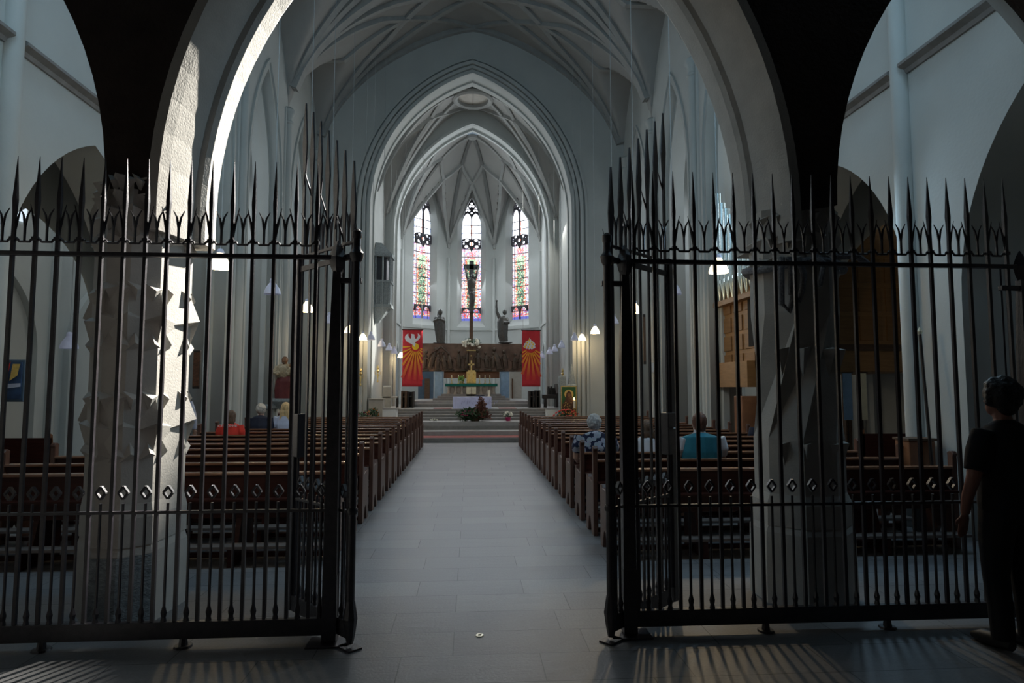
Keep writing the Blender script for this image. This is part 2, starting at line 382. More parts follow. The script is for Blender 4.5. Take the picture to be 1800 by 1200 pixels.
# ---- chancel wall with the great arch
CW = 3.6
path = [(-9, 0)]+[(AX-.03+x, z) for x, z in parch(0, CW, 0, 8.0, 13.1, 22)]+[(9, 0), (9, 15.5), (-9, 15.5)]
struct(flat('wall_chancel', path, [], 1.0, 'plaster', Matrix.Translation((0, 22.6, 0))))
mb = MB()
A1 = parch(AX-.03, CW, 0, 8.0, 13.1, 22)
for a0, a1, d in ((.0, .12, .06), (.16, .26, .12), (.30, .42, .17), (.5, .58, .1)): band(mb, A1, a0, a1, 22.1-d, 22.12)
band(mb, A1, -.05, .05, 22.7, 22.85)
struct(mb.build('trim_8', 'plaster'))
# chancel bay
struct(MB().box(AX-4.3, 23.1, 0, AX-3.68, 26.3, 11.2).build('wall_chancel_left', 'plaster'))
struct(MB().box(AX+3.68, 23.1, 0, AX+4.3, 26.3, 11.2).build('wall_chancel_right', 'plaster'))
def zc_(x, y):
    s = (x-AX)/3.75; hb = 8.2+5.5*arcprof(s, 1.55, .68)
    sc = abs(y-24.6)/1.6; hc = 8.2+4.0*arcprof(sc, 1.5, .7)
    return max(hb, hc)
xs = [AX+3.75*sin(pi/2*i/24) for i in range(-24, 25)]; ys = [23.0+i*.1 for i in range(34)]
struct(heightgrid(xs, ys, zc_).build('ceiling_chancel', 'vault', smooth=True))
mb = MB()
for sd in (-1, 1):
    for y0, s2 in ((23.1, 1), (26.2, -1)):
        rib(mb, [(AX+sd*3.6, y0), (AX+sd*1.9, y0+s2*.55), (AX+sd*.62, y0+s2*1.3)], zc_, .11, 12)
        rib(mb, [(AX+sd*3.6, y0), (AX+sd*2.3, y0+s2*1.1), (AX+sd*1.7, y0+s2*1.5)], zc_, .11, 10)
        rib(mb, [(AX, y0), (AX+sd*1.0, y0+s2*.6), (AX+sd*1.7, y0+s2*1.5)], zc_, .11, 10)
ring = [Vector((AX+.72*cos(t*pi/12), 24.55+.72*sin(t*pi/12), 13.28)) for t in range(25)]
mb.tube(ring, .11, 6)
struct(mb.build('trim_9', 'rib'))
o = MB().lathe([(.64, 0), (.64, .06)], 24, (AX, 24.55, 13.36)).build('vault_hatch', M['beige'])
tag(o, 'round pale hatch with a centre seam in the chancel vault', 'hatch')
mbx = MB(); mbx.box(AX-.012, 23.93, 13.35, AX+.012, 25.17, 13.37); mbx.build('hatch_seam', 'brownwood', o)
# second arch
path = [(-9+AX, 0)]+[(AX+x, z) for x, z in parch(0, 3.28, 0, 8.2, 12.95, 22)]+[(9, 0), (9, 14.5), (-9+AX, 14.5)]
struct(flat('wall_sanctuary', path, [], .7, 'plaster', Matrix.Translation((0, 26.55, 0))))
mb = MB(); A2 = parch(AX, 3.28, 0, 8.2, 12.95, 22)
band(mb, A2, 0, .1, 26.1, 26.25); band(mb, A2, -.09, .02, 26.62, 26.78)
struct(mb.build('trim_10', 'plaster'))

# ---- apse
CX, CY = AX, 28.9
apts = [(-3.45, 26.9), (-3.45, 30.45), (-1.2, 32.4), (1.2, 32.4), (3.45, 30.45), (3.45, 26.9)]
apts = [(AX-.02+x, y) for x, y in apts]
def apse_z(t, u): 
    dome = 8.5+5.1*arcprof(t, 1.6, .66)
    if t < .60+.36*abs(u): return dome
    return max(dome, 8.5+4.1*arcprof(abs(u)*.97, 1.2, .72))
def dome_z(t): return 8.5+5.1*arcprof(t, 1.6, .66)
mbv = MB(); mbr = MB()
win_id = [0]
def place_window(mx, w, z0, za, zs, kind): pass
facets = []
for i in range(5):
    a, b = Vector(apts[i]), Vector(apts[i+1]); mid = (a+b)/2
    L = (b-a).length; d = (b-a).normalized()
    def pt(t, u, a=a, b=b):
        q = Vector((CX, CY)); e_ = a*(1-u)/2+b*(1+u)/2
        p = q+(e_-q)*t; return (p.x, p.y, apse_z(t, u))
    nu, nt = 24, 50
    vs = [pt(j/nt, -1+2*k/nu) for j in range(nt+1) for k in range(nu+1)]
    mbv.add(vs, [(j*(nu+1)+k, j*(nu+1)+k+1, (j+1)*(nu+1)+k+1, (j+1)*(nu+1)+k) for j in range(nt) for k in range(nu)])
    def rb(tu, r=.10, n=10, pt=pt):
        P3 = []
        for (t0, u0), (t1, u1) in zip(tu[:-1], tu[1:]):
            for q in range(n):
                s = q/n; x, y, z = pt(t0+(t1-t0)*s, u0+(u1-u0)*s); P3.append((x, y, dome_z(t0+(t1-t0)*s)-.03))
        x, y, z = pt(*tu[-1]); P3.append((x, y, dome_z(tu[-1][0])-.03)); mbr.tube(P3, r, 4, up=(0, 0, 1), rot=pi/4)
    # ribs: corner -> node -> boss net, wall arch
    if i < 4 or True:
        rb([(.97, 1), (.42, 1)], n=14); rb([(.97, -1), (.42, -1)], n=14)
        rb([(.42, 1), (.6, 0)], n=8); rb([(.42, -1), (.6, 0)], n=8)
        rb([(.42, 1), (.02, 1)], n=8) if i in (1, 2, 3) else None
        rb([(.42, -1), (.02, -1)], n=8) if i in (1, 2, 3) else None
        rb([(.6, 0), (.97, 1)], n=16); rb([(.6, 0), (.97, -1)], n=16)
        mbr.tube([(x, y, z-.02) for x, y, z in [pt(.985, -1+2*k/20) for k in range(21)]], .07, 4, rot=pi/4)
    ang = math.atan2(d.y, d.x)
    facets.append((mid, ang, L))
struct(mbv.build('ceiling_apse', 'vault', smooth=True))
mbr.lathe([(.05, 0), (.22, .04), (.26, .12), (.2, .2)], 12, (CX, CY, 13.38))
struct(mbr.build('trim_11', 'rib'))
mb = MB(); 
for x, y in apts[1:5]:
    v = Vector((x-CX, y-CY)).normalized()*.05
    mb.lathe([(.16, .8), (.16, 1.2), (.09, 1.3), (.09, 8.4)], 8, (x-v.x, y-v.y, 0))
struct(mb.build('trim_12', 'plaster', smooth=True))

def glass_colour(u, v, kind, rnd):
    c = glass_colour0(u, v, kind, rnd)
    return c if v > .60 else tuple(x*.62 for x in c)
def glass_colour0(u, v, kind, rnd):
    a = abs(u-.5)*2; r = rnd.random()
    wht = (1.3+.3*r, 1.4+.25*r, 1.55+.2*r) if v > .60 else (.95+.35*r, .95+.3*r, .98+.3*r)
    if v > .60:
        if a < .10 and .60 < v < .78: return (1.0, .35, .22) if r < .8 else wht
        if a > .9 and r < .4: return (.5, .6, 1.1)
        if v > .93 and kind != 'c': return (1.1, .45, .35)
        return wht
    if v > .50:
        if a < .5 and v < .57 and r < .45: return (1.2, .35, .3)
        return wht if r < .72 else random.choice([(.9, .5, 1.0), (1.1, .4, .4), (.5, .7, 1.2)])
    if v > .105:
        if a < .42:                                   # figure niche
            if abs(v-.30)*1.0 < .13 or v < .16+.07:
                dk = ((v*23) % 1)
                if r < .42: return (.06, .14, .09)
                if r < .72: return (.30, .50, .32)
                if r < .82: return (.75, .12, .10)
                return (.75, .85, .60)
            return (.75, .95, .65) if r < .6 else (.35, .55, .35)
        if a < .62: return (1.05, .24, .12) if r < .5 else (1.1, .95, .8)
        if a < .85: return wht if r < .62 else ((.9, .55, .75) if r < .8 else (.35, .3, .5))
        return (1.0, .25, .2) if r < .3 else ((.25, .28, .8) if r < .5 else wht)
    if .085 < v: return (1.0, .3, .2) if r < .5 else (.9, .9, 1)
    if v < .02: return (.14, .16, .55)
    if r < .4: return (.9, .14, .12)
    if r < .6: return (.22, .25, .75)
    if r < .75: return (.3, .6, .45)
    return (1.0, .75, .8)
def circ(cx, cz, r, n=14): return [(cx+r*cos(2*pi*i/n), cz+r*sin(2*pi*i/n)) for i in range(n)]
def stained(n, mid, ang, w, z0, za, zs, kind):
    mx = Matrix.Translation((mid.x, mid.y, 0)) @ Matrix.Rotation(ang, 4, 'Z')
    root = struct(bpy.data.objects.new('window_%d' % n, None)); COL.objects.link(root); root.matrix_world = mx
    rnd = random.Random(n)
    me = bpy.data.meshes.new('pane'); cols = []; mb = MB(); H_ = za-z0; nu, nv = 22, 150
    Rr = (w*w+(za-zs)**2)/(2*w)
    def half(z):
        if z <= zs: return w
        return max(0, sqrt(max(0, Rr*Rr-(z-zs)**2))-(Rr-w))
    for j in range(nv):
        za_, zb_ = z0+H_*j/nv, z0+H_*(j+1)/nv
        ha, hb = half(za_), half(zb_)
        for k in range(nu):
            u0, u1 = k/nu*2-1, (k+1)/nu*2-1
            mb.add([(ha*u0, .28, za_), (ha*u1, .28, za_), (hb*u1, .28, zb_), (hb*u0, .28, zb_)], [(0, 1, 2, 3)])
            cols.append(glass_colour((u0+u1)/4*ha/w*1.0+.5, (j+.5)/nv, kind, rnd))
    o = mb.build('stained_pane', 'glass', root)
    ca = o.data.color_attributes.new('Col', 'FLOAT_COLOR', 'CORNER')
    for p, c in zip(o.data.polygons, cols):
        for li in p.loop_indices: ca.data[li].color = (*c, 1)
    # lead and bars
    mb = MB()
    k = 0; zb = z0
    for k in range(1, 13):
        zz = z0+H_*.845*k/13
        if abs(k) > 0: mb.box(-half(zz), .235, zz-.014, half(zz), .275, zz+.014)
    for xx in ((-.72, .72) if True else ()):
        for a_, b_ in ((.0, .84),): mb.box(xx*w-.006, .25, z0, xx*w+.006, .275, z0+H_*.8)
    mb.build('saddle_bars', 'lead', root)
    mb = MB()
    for a_, b_ in ((0, .09), (.64, .86)): mb.box(-.028, .17, z0+H_*a_, .028, .27, z0+H_*b_)
    mb.build('mullion', 'tracery', root)
    # bottom tracery
    zt = z0+H_*.105
    outer = [(-w, zt-.30), (-w+.0, zt), (w, zt), (w, zt-.30), (.03, zt-.30), (-.03, zt-.30)]
    L1 = parch(-w/2, w/2-.05, None, zt-.30, zt-.06, 6); L2 = parch(w/2, w/2-.05, None, zt-.30, zt-.06, 6)
    poly = [(-w, zt-.31)]+L1+[(0, zt-.31)]+L2+[(w, zt-.31), (w, zt), (-w, zt)]
    flat('tracery', poly, [], .1, 'tracery', Matrix.Translation((0, .2, 0)), root)
    # middle tracery band
    zb0, zb1 = z0+H_*.585, z0+H_*.665
    hs = [circ(0, (zb0+zb1)/2, w*.22)]
    for sx in (-1, 1):
        hs += [circ(sx*w*.48, zb1-.07, w*.2), circ(sx*w*.8, zb1-.14, w*.13), circ(sx*w*.55, zb0+.10, w*.2), circ(sx*w*.82, (zb0+zb1)/2, w*.10)]
    poly = [(-w, zb0+.03), (-w*.5, zb0), (-w*.25, zb0+.08), (0, zb0-.16), (w*.25, zb0+.08), (w*.5, zb0), (w, zb0+.03), (w, zb1-.03), (w*.5, zb1+.03), (0, zb1-.02), (-w*.5, zb1+.03), (-w, zb1-.03)]
    flat('tracery', poly, hs, .1, 'tracery', Matrix.Translation((0, .2, 0)), root)
    # head tracery with trefoils
    zh = z0+H_*.835
    head = [(x, z) for x, z in parch(0, w, None, zs, za, 14) if z > zh]
    hh = half(zh)
    L1 = parch(-hh/2, hh/2-.035, None, zh, zh+.28, 6); L2 = parch(hh/2, hh/2-.035, None, zh, zh+.28, 6)
    poly = [(-hh, zh)]+head+[(hh, zh)]+list(reversed(L2))+[(0, zh)]+list(reversed(L1))
    hs = []
    def tref(cx, cz, r, rot=0):
        return [circ(cx+r*.62*cos(rot+pi/2+q*2*pi/3), cz+r*.62*sin(rot+pi/2+q*2*pi/3), r*.5, 10) for q in range(3)]
    q = w
    hs += tref(0, zh+(za-zh)*.66, q*.30)+tref(-q*.42, zh+(za-zh)*.38+.06, q*.26)+tref(q*.42, zh+(za-zh)*.38+.06, q*.26)+[circ(0, zh+(za-zh)*.27, q*.12)]
    flat('tracery', poly, hs, .1, 'tracery', Matrix.Translation((0, .2, 0)), root)
wid = 0
wspec = [('side', 28.4), ('diag', 0), ('c', 0), ('diag', 0), ('side', 28.4)]
for i, (mid, ang, L) in enumerate(facets):
    kind = wspec[i][0]
    mx = Matrix.Translation((mid.x, mid.y, 0)) @ Matrix.Rotation(ang, 4, 'Z')
    w = .50; c = 0
    if kind == 'side':
        c = -.55 if i == 0 else .55; w = .62
    z0_, za_, zs_ = (5.15, 11.65, 9.9)
    # outer wall face is splayed: a wide front opening and a narrower back
    h0 = -.02
    o = flat('wall_apse', [(-L/2-.02, 0), (L/2+.02, 0), (L/2+.02, 12.6), (-L/2-.02, 12.6)], [parch(c, w, z0_, zs_, za_)], .3, 'plaster', mx @ Matrix.Translation((0, .45, 0)))
    struct(o)
    # front skin with wider splayed reveal
    mb = MB(); A = parch(c, w, z0_, zs_, za_, 14); B = parch(c, w+.24, z0_-.35, zs_, za_+.3, 14)
    A = A+[A[0]]; B = B+[B[0]]
    vs = []; n = len(A)
    for (x, z), (x2, z2) in zip(A, B): vs += [(x, .3, z), (x2, 0, z2)]
    mb.add(vs, [(2*k, 2*k+1, 2*k+3, 2*k+2) for k in range(n-1)])
    mb.v = [tuple(mx @ Vector(v)) for v in mb.v]; struct(mb.build('wall_apse_reveal', 'plaster'))
    o = flat('wall_apse_face', [(-L/2-.02, 0), (L/2+.02, 0), (L/2+.02, 12.6), (-L/2-.02, 12.6)], [parch(c, w+.24, z0_-.35, zs_, za_+.3)], .02, 'plaster', mx)
    struct(o)
    if kind != 'side': stained(i+1, mid, ang, w, z0_, za_, zs_, kind)
    else:
        root = struct(bpy.data.objects.new('window_%d' % (i+1), None)); COL.objects.link(root)
        root.matrix_world = mx @ Matrix.Translation((c, 0, 0))
        flat('clear_pane', parch(0, w, z0_, zs_, za_), [], .01, 'clear', Matrix.Translation((0, .33, 0)), root)
        mb = MB(); 
        for k in range(1, 13): mb.box(-w, .26, z0_+k*.5-.015, w, .30, z0_+k*.5+.015)
        for xx in (-.3, 0, .3): mb.box(xx-.012, .27, z0_, xx+.012, .30, za_-.4)
        mb.build('window_bars', 'lead', root)
    # string course under the windows
    mb = MB(); mb.box(-L/2+.03, -.07, 4.62, L/2-.03, .0, 4.72); mb.v = [tuple(mx @ Vector(v)) for v in mb.v]; struct(mb.build('trim_%d' % (13+i), 'plaster'))
# dark pointed doorways in the apse side walls
for n_, sd in ((1, -1), (2, 1)):
    o = flat('door_%d' % n_, parch(29.0, .62, 1.0, 2.5, 3.7), [], .03, 'rough', ymat(AX-.02+sd*3.42)); struct(o)
    mb = MB(); f = (lambda s: (lambda p: (AX-.02+s*(3.43-p[1]), p[0], p[2])))(sd); band(mb, parch(29.0, .62, .9, 2.5, 3.7), 0, .1, -.01, .06, f)
    mb.build('door_frame', 'plaster', o)

# ---- aisles
for sd, nm in ((-1, 'left'), (1, 'right')):
    struct(MB().box(AX+sd*9.8-.2, 2, 0, AX+sd*9.8+.2, 22.4, 11).build('wall_aisle_'+nm, 'plaster'))
    struct(MB().box(min(AX+sd*6, AX+sd*10), 11.3, 10.6, max(AX+sd*6, AX+sd*10), 22.4, 10.8).build('ceiling_aisle_'+nm, 'vault'))
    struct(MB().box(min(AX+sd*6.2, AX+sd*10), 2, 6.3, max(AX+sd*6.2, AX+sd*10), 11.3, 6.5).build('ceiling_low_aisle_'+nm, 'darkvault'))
    # transverse arches across the aisle
    mb = None
    for q, yy in enumerate((7.6, 11.3)):
        cx = AX+sd*7.95; pa = [(AX+sd*7.95-1.72, 0)]+parch(cx, 1.45, 0, 2.6, 4.9)+[(cx+1.72, 0), (cx+1.72, 6.4 if q == 0 else 10.7), (cx-1.72, 6.4 if q == 0 else 10.7)]
        struct(flat('wall_aisle_arch_'+nm, pa, [], .45, 'plaster', Matrix.Translation((0, yy, 0))))
    # blind arches on the outer wall
    mb = MB(); f = (lambda s: (lambda p: (AX+s*(9.6-p[1]), p[0], p[2])))(sd)
    for yc in (5.2, 9.3, 13.05, 16.7, 20.3): band(mb, parch(yc, 1.2, 0, 2.4, 4.2), 0, .16, -.02, .14, f)
    for yc in (7.3, 11.2, 14.9, 18.5): mb.lathe([(.2, 0), (.13, .4), (.13, 6.3)], 10, (AX+sd*9.6, yc, 0))
    struct(mb.build('trim_%d' % (18 if sd < 0 else 19), 'plaster'))
    # aisle windows, pale daylight
    for k, yc in enumerate((13.05, 16.7, 20.3)):
        o = flat('window_%d' % (6+k+(3 if sd > 0 else 0)), parch(yc, .8, 5.2, 8.0, 9.6), [], .03, 'clear', ymat(AX+sd*9.57)); struct(o)
        mb = MB(); mb.box(AX+sd*9.5-.02, yc-.03, 5.2, AX+sd*9.5+.02, yc+.03, 9.4)
        for zz in (5.8, 6.4, 7, 7.6, 8.2): mb.box(AX+sd*9.52-.01, yc-.8, zz-.015, AX+sd*9.52+.01, yc+.8, zz+.015)
        mb.build('window_bars', 'lead', o)

# ---- porch arcade (near face darkened by colour for the shade), central arch and two side arches
zb = 3.1
def pts_side(cx): return parch(cx, 1.42, None, 3.15, 5.75, 14)
cen = parch(AX+.04, 2.43, None, zb, 6.69, 18)
path = [(-9, zb)]+[(p[0], max(zb, p[1])) for p in pts_side(AX-4.19)]+cen+[(p[0], max(zb, p[1])) for p in pts_side(AX+4.27)]+[(9, zb), (9, 10.6), (-9, 10.6)]
struct(flat('wall_porch', path, [], .5, 'shadestone', Matrix.Translation((0, 4.97, 0))))
struct(flat('wall_nave_west', [(p[0], p[1]) for p in path[:-2]]+[(9, 15.2), (-9, 15.2)], [], .12, 'plaster', Matrix.Translation((0, 5.29, 0))))
mb = MB()
C1 = parch(AX+.04, 2.40, 2.86, zb, 6.65, 18)
rings = []
prof = [(0.10, 4.70), (.025, 4.70), (.0, 4.80), (-.04, 5.0), (-.06, 5.12), (-.10, 5.14), (-.125, 5.19), (-.125, 5.40), (-.10, 5.45), (.05, 5.45)]
n = len(C1)
for i, (x, z) in enumerate(C1):
    p0 = C1[max(0, i-1)]; p1 = C1[min(n-1, i+1)]; tx, tz = p1[0]-p0[0], p1[1]-p0[1]; L = sqrt(tx*tx+tz*tz)
    nx, nz = -tz/L, tx/L
    rings.append([(x+nx*a, y, z+nz*a) for a, y in prof])
mb.loft(rings); struct(mb.build('trim_20', 'stone'))
# porch shell round the photographer
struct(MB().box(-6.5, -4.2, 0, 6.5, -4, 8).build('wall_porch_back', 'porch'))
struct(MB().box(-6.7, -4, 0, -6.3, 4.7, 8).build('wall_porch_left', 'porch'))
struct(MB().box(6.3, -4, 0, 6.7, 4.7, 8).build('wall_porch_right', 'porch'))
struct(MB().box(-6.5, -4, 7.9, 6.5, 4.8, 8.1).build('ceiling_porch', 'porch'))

# ---- the two front pillars
def carve(mb, P, nrm, s, d):                     # a four-sided stone point standing proud of a face
    nrm = Vector(nrm).normalized(); t = Vector((0, 0, 1)); u = nrm.cross(t).normalized(); P = Vector(P)
    mb.add([P+u*s, P+t*s*d, P-u*s, P-t*s*d, P+nrm*s*.75], [(0, 1, 4), (1, 2, 4), (2, 3, 4), (3, 0, 4), (3, 2, 1, 0)])
def tet(mb, a, b, c, apex): mb.add([a, b, c, apex], [(0, 1, 3), (1, 2, 3), (2, 0, 3), (2, 1, 0)])
PL = [(-2.98, 5.12), (-2.66, 4.72), (-2.48, 4.70), (-2.33, 4.84), (-2.30, 5.30), (-2.46, 5.48), (-2.88, 5.48), (-3.0, 5.34)]
pc = (-2.66, 5.1)
def ringL(z, k=1.0): return [(pc[0]+(x-pc[0])*k, pc[1]+(y-pc[1])*k, z) for x, y in PL]
pl = empty('stone_pillar', (pc[0], pc[1], 0), 'pale carved stone pillar left of the gate, one face brightly sunlit', 'pillar', group='pillars carrying the porch arch')
mb = MB(); mb.loft([ringL(.72), ringL(3.0), ringL(3.16, 1.0)])
mb.v = [(x-pc[0], y-pc[1], z) for x, y, z in mb.v]; mb.build('shaft', 'stone', pl)
mb = MB(); mb.loft([ringL(0, 1.12), ringL(.50, 1.08), ringL(.56, 1.03)]); mb.loft([ringL(.56, 1.06), ringL(.76, 1.06), ringL(.86, 1.0)])
mb.v = [(x-pc[0], y-pc[1], z) for x, y, z in mb.v]; mb.build('pillar_base', 'stone', pl)
mb = MB(); a = Vector((PL[1][0], PL[1][1], 0)); b = Vector((PL[3][0], PL[3][1], 0))
v = [Vector(p) for p in (ringL(.03, 1.125)[1], ringL(.03, 1.125)[2], ringL(.03, 1.125)[3], ringL(.5, 1.10)[3], ringL(.5, 1.10)[2], ringL(.5, 1.10)[1])]
v = [Vector((p.x, p.y-.012, p.z)) for p in v]
mb.add(v, [(0, 1, 4, 5), (1, 2, 3, 4)]); mb.v = [(x-pc[0], y-pc[1], z) for x, y, z in mb.v]; mb.build('rough_panel', 'rough', pl)
mb = MB()
nf = len(PL)
rnd = random.Random(3)
def edgept(i, z, out=0): 
    x, y = PL[i % nf]; v = Vector((x-pc[0], y-pc[1], 0)).normalized()*out; return Vector((x+v.x, y+v.y, z))
for zc0 in (2.22, 1.42, 3.02):
    hh = .20
    for i in range(nf):
        A_, B_ = Vector((*PL[i], 0)), Vector((*PL[(i+1) % nf], 0)); d = (B_-A_); L = d.length
        if L < .1: continue
        nr = Vector((d.y, -d.x, 0)); nr.normalize()
        if nr.dot(Vector((A_.x-pc[0], A_.y-pc[1], 0))) < 0: nr = -nr
        # crossing crystal ornament on each face: central star + corner points
        mid = A_+d*.5
        for k_, (s, zz) in enumerate(((-.28, .19), (.28, .19), (-.28, -.20), (.28, -.20))):
            P0 = mid+d*s*1.0+Vector((0, 0, zc0+zz))
            r_ = .062
            u = d.normalized(); t = Vector((0, 0, 1))
            sg = 1 if zz > 0 else -1
            tet(mb, P0-u*r_+t*r_*sg, P0+u*r_+t*r_*sg*.4, P0-t*r_*1.3*sg, P0+nr*(.05)+u*.02*s)
        e0 = edgept(i, zc0, .0)
        # big bow point across the corner
        e1 = A_+d*.42+Vector((0, 0, zc0)); up_ = Vector((0, 0, .17)); 
        pr = A_+(B_-A_)*.5; 
        ap = Vector((B_.x, B_.y, zc0+.02))+Vector((B_.x-pc[0], B_.y-pc[1], 0)).normalized()*.07
        tet(mb, A_+d*.25+Vector((0, 0, zc0-.05)), B_+Vector((0, 0, zc0+.20)), B_+Vector((0, 0, zc0-.02)), ap)
        ap2 = Vector((A_.x, A_.y, zc0+.0))+Vector((A_.x-pc[0], A_.y-pc[1], 0)).normalized()*.06
        tet(mb, A_+d*.62+Vector((0, 0, zc0-.03)), A_+Vector((0, 0, zc0-.18)), A_+Vector((0, 0, zc0+.03)), ap2)
# capital ledges
for zz in (3.12, 3.24):
    for i in (0, 1, 2, 3, 4, 7):
        A_, B_ = Vector((*PL[i % nf], zz)), Vector((*PL[(i+1) % nf], zz)); d = B_-A_; nr = Vector((d.y, -d.x, 0)).normalized()
        if nr.dot(Vector((A_.x-pc[0], A_.y-pc[1], 0))) < 0: nr = -nr
        tet(mb, A_+d*.1, A_+d*.9, A_+d*.5+Vector((0, 0, -.10)), A_+d*.45+nr*.07+Vector((0, 0, .02)))
mb.v = [(x-pc[0], y-pc[1], z) for x, y, z in mb.v]; mb.build('carved_points', 'stone', pl)

PRc = (2.74, 5.1)
def octa(rot, r, z, c=PRc): return [(c[0]+r*cos(rot+pi/8+j*pi/4), c[1]+r*sin(rot+pi/8+j*pi/4), z) for j in range(8)]
pr_ = empty('stone_pillar', (PRc[0], PRc[1], 0), 'grey stone pillar with twisted facets right of the gate, in shade', 'pillar', group='pillars carrying the porch arch')
mb = MB(); mb.loft([octa(0, .35, .8), octa(0, .35, 1.28), octa(pi/4*.98, .345, 2.3), octa(pi/4*.98, .345, 2.95), octa(pi/4, .36, 3.16)])
# split quads of the twist so that the facets stay crisp
mb.v = [(x-PRc[0], y-PRc[1], z) for x, y, z in mb.v]; mb.build('shaft', 'stone', pr_)
mb = MB(); mb.loft([octa(0, .41, 0), octa(0, .40, .55), octa(0, .37, .62)]); mb.loft([octa(0, .385, .6), octa(0, .38, .78), octa(0, .345, .86)])
mb.v = [(x-PRc[0], y-PRc[1], z) for x, y, z in mb.v]; mb.build('pillar_base', 'stone', pr_)
mb = MB()
for j in range(16):
    for zz in (2.72, 2.9, 3.08):
        a_ = j*pi/8+(.2 if zz == 2.9 else 0); nr = Vector((cos(a_), sin(a_), 0)); P0 = Vector((PRc[0]+.325*cos(a_), PRc[1]+.325*sin(a_), zz)); u = Vector((-sin(a_), cos(a_), 0))
        tet(mb, P0-u*.07+Vector((0, 0, .06)), P0+u*.07+Vector((0, 0, .03)), P0-Vector((0, 0, .09)), P0+nr*.055)
for a_ in (-2.4, -1.9, -1.2, -.7):
    nr = Vector((cos(a_), sin(a_), 0)); u = Vector((-sin(a_), cos(a_), 0))
    for zz in (1.25, 2.0):
        P0 = Vector((PRc[0]+.31*cos(a_), PRc[1]+.31*sin(a_), zz)); tet(mb, P0-u*.06, P0+u*.06+Vector((0, 0, .02)), P0-Vector((0, 0, .22)), P0+nr*.07)
mb.v = [(x-PRc[0], y-PRc[1], z) for x, y, z in mb.v]; mb.build('carved_points', 'stone', pr_)
# rope knotted round the right pillar
rp = empty('rope', (PRc[0], PRc[1], 2.68), 'grey knotted rope tied round the right stone pillar behind the fence rail', 'rope')
mb = MB(); mb.tube([(.385*cos(t), .385*sin(t), .02*sin(3*t)) for t in [k*2*pi/32 for k in range(33)]], .03, 8); mb.build('rope_ring', 'rope', rp, smooth=True)
mb = MB()
for dx, ln in ((-.30, .34), (-.22, .26)):
    mb.tube([(dx, -.40, .03), (dx-.03, -.44, -.1), (dx-.03, -.43, -ln), (dx+.03, -.43, -ln-.05), (dx+.06, -.43, -ln+.04), (dx+.07, -.44, -.1), (dx+.05, -.40, .03)], .024, 8)
mb.tube([(-.05, -.42, .05), (0, -.47, -.02), (-.04, -.46, -.2)], .022, 8)
mb.tube([(.1, -.44, .04), (.3, -.42, .05), (.42, -.36, .0)], .028, 8)
mb.build('rope_knot', 'rope', rp, smooth=True)

# ================================================================== IRON FENCE AND GATE
FY = 4.38
def spear_mesh(top, side):
    mb = MB(); r = .0125
    mb.tube([(0, 0, .13), (0, 0, 2.72)], r*1.25, 4, rot=pi/4)
    mb.tube([(0, 0, 2.70), (0, 0, top-.42), (0, 0, top-.30), (0, 0, top)], [r*1.2, r*1.1, r*1.5, .002], 4, rot=pi/4)
    s = side
    mb.tube([(0, 0, top-.55), (s*.018, 0, top-.45), (s*.045, 0, top-.33)], [r*.9, r*.8, .002], 4)
    return mb.mesh('spear_bar', 'iron')
def short_mesh():
    mb = MB(); r = .0095
    mb.tube([(0, 0, .13), (0, 0, .16), (0, 0, .19), (0, 0, .22), (0, 0, .26), (0, 0, .93)], [.012, .022, .015, .021, .010, r], 6)
    return mb.mesh('short_bar', 'iron')
def diamond_mesh():
    mb = MB()
    for (a, b) in (((0, -.042), (.030, 0)), ((.030, 0), (0, .042)), ((0, .042), (-.030, 0)), ((-.030, 0), (0, -.042))):
        mb.tube([(a[0], 0, 1.0+a[1]), (b[0], 0, 1.0+b[1])], .009, 4, ell=1.8, rot=pi/4)
    return mb.mesh('diamond_loop', 'iron')
def fork_mesh(h=.23):
    mb = MB()
    mb.tube([(0, 0, 2.68), (0, 0, 2.68+h*.5)], .009, 5)
    for s in (-1, 1): mb.tube([(0, 0, 2.68+h*.45), (s*.006, 0, 2.68+h*.60), (s*.014, 0, 2.68+h*.80), (s*.038, 0, 2.68+h)], [.009, .0085, .007, .003], 5)
    return mb.mesh('forked_finial', 'iron')
SPL, SPR = spear_mesh(3.27, -1), spear_mesh(3.27, 1)
SHM, DIM, FKM = short_mesh(), diamond_mesh(), fork_mesh()
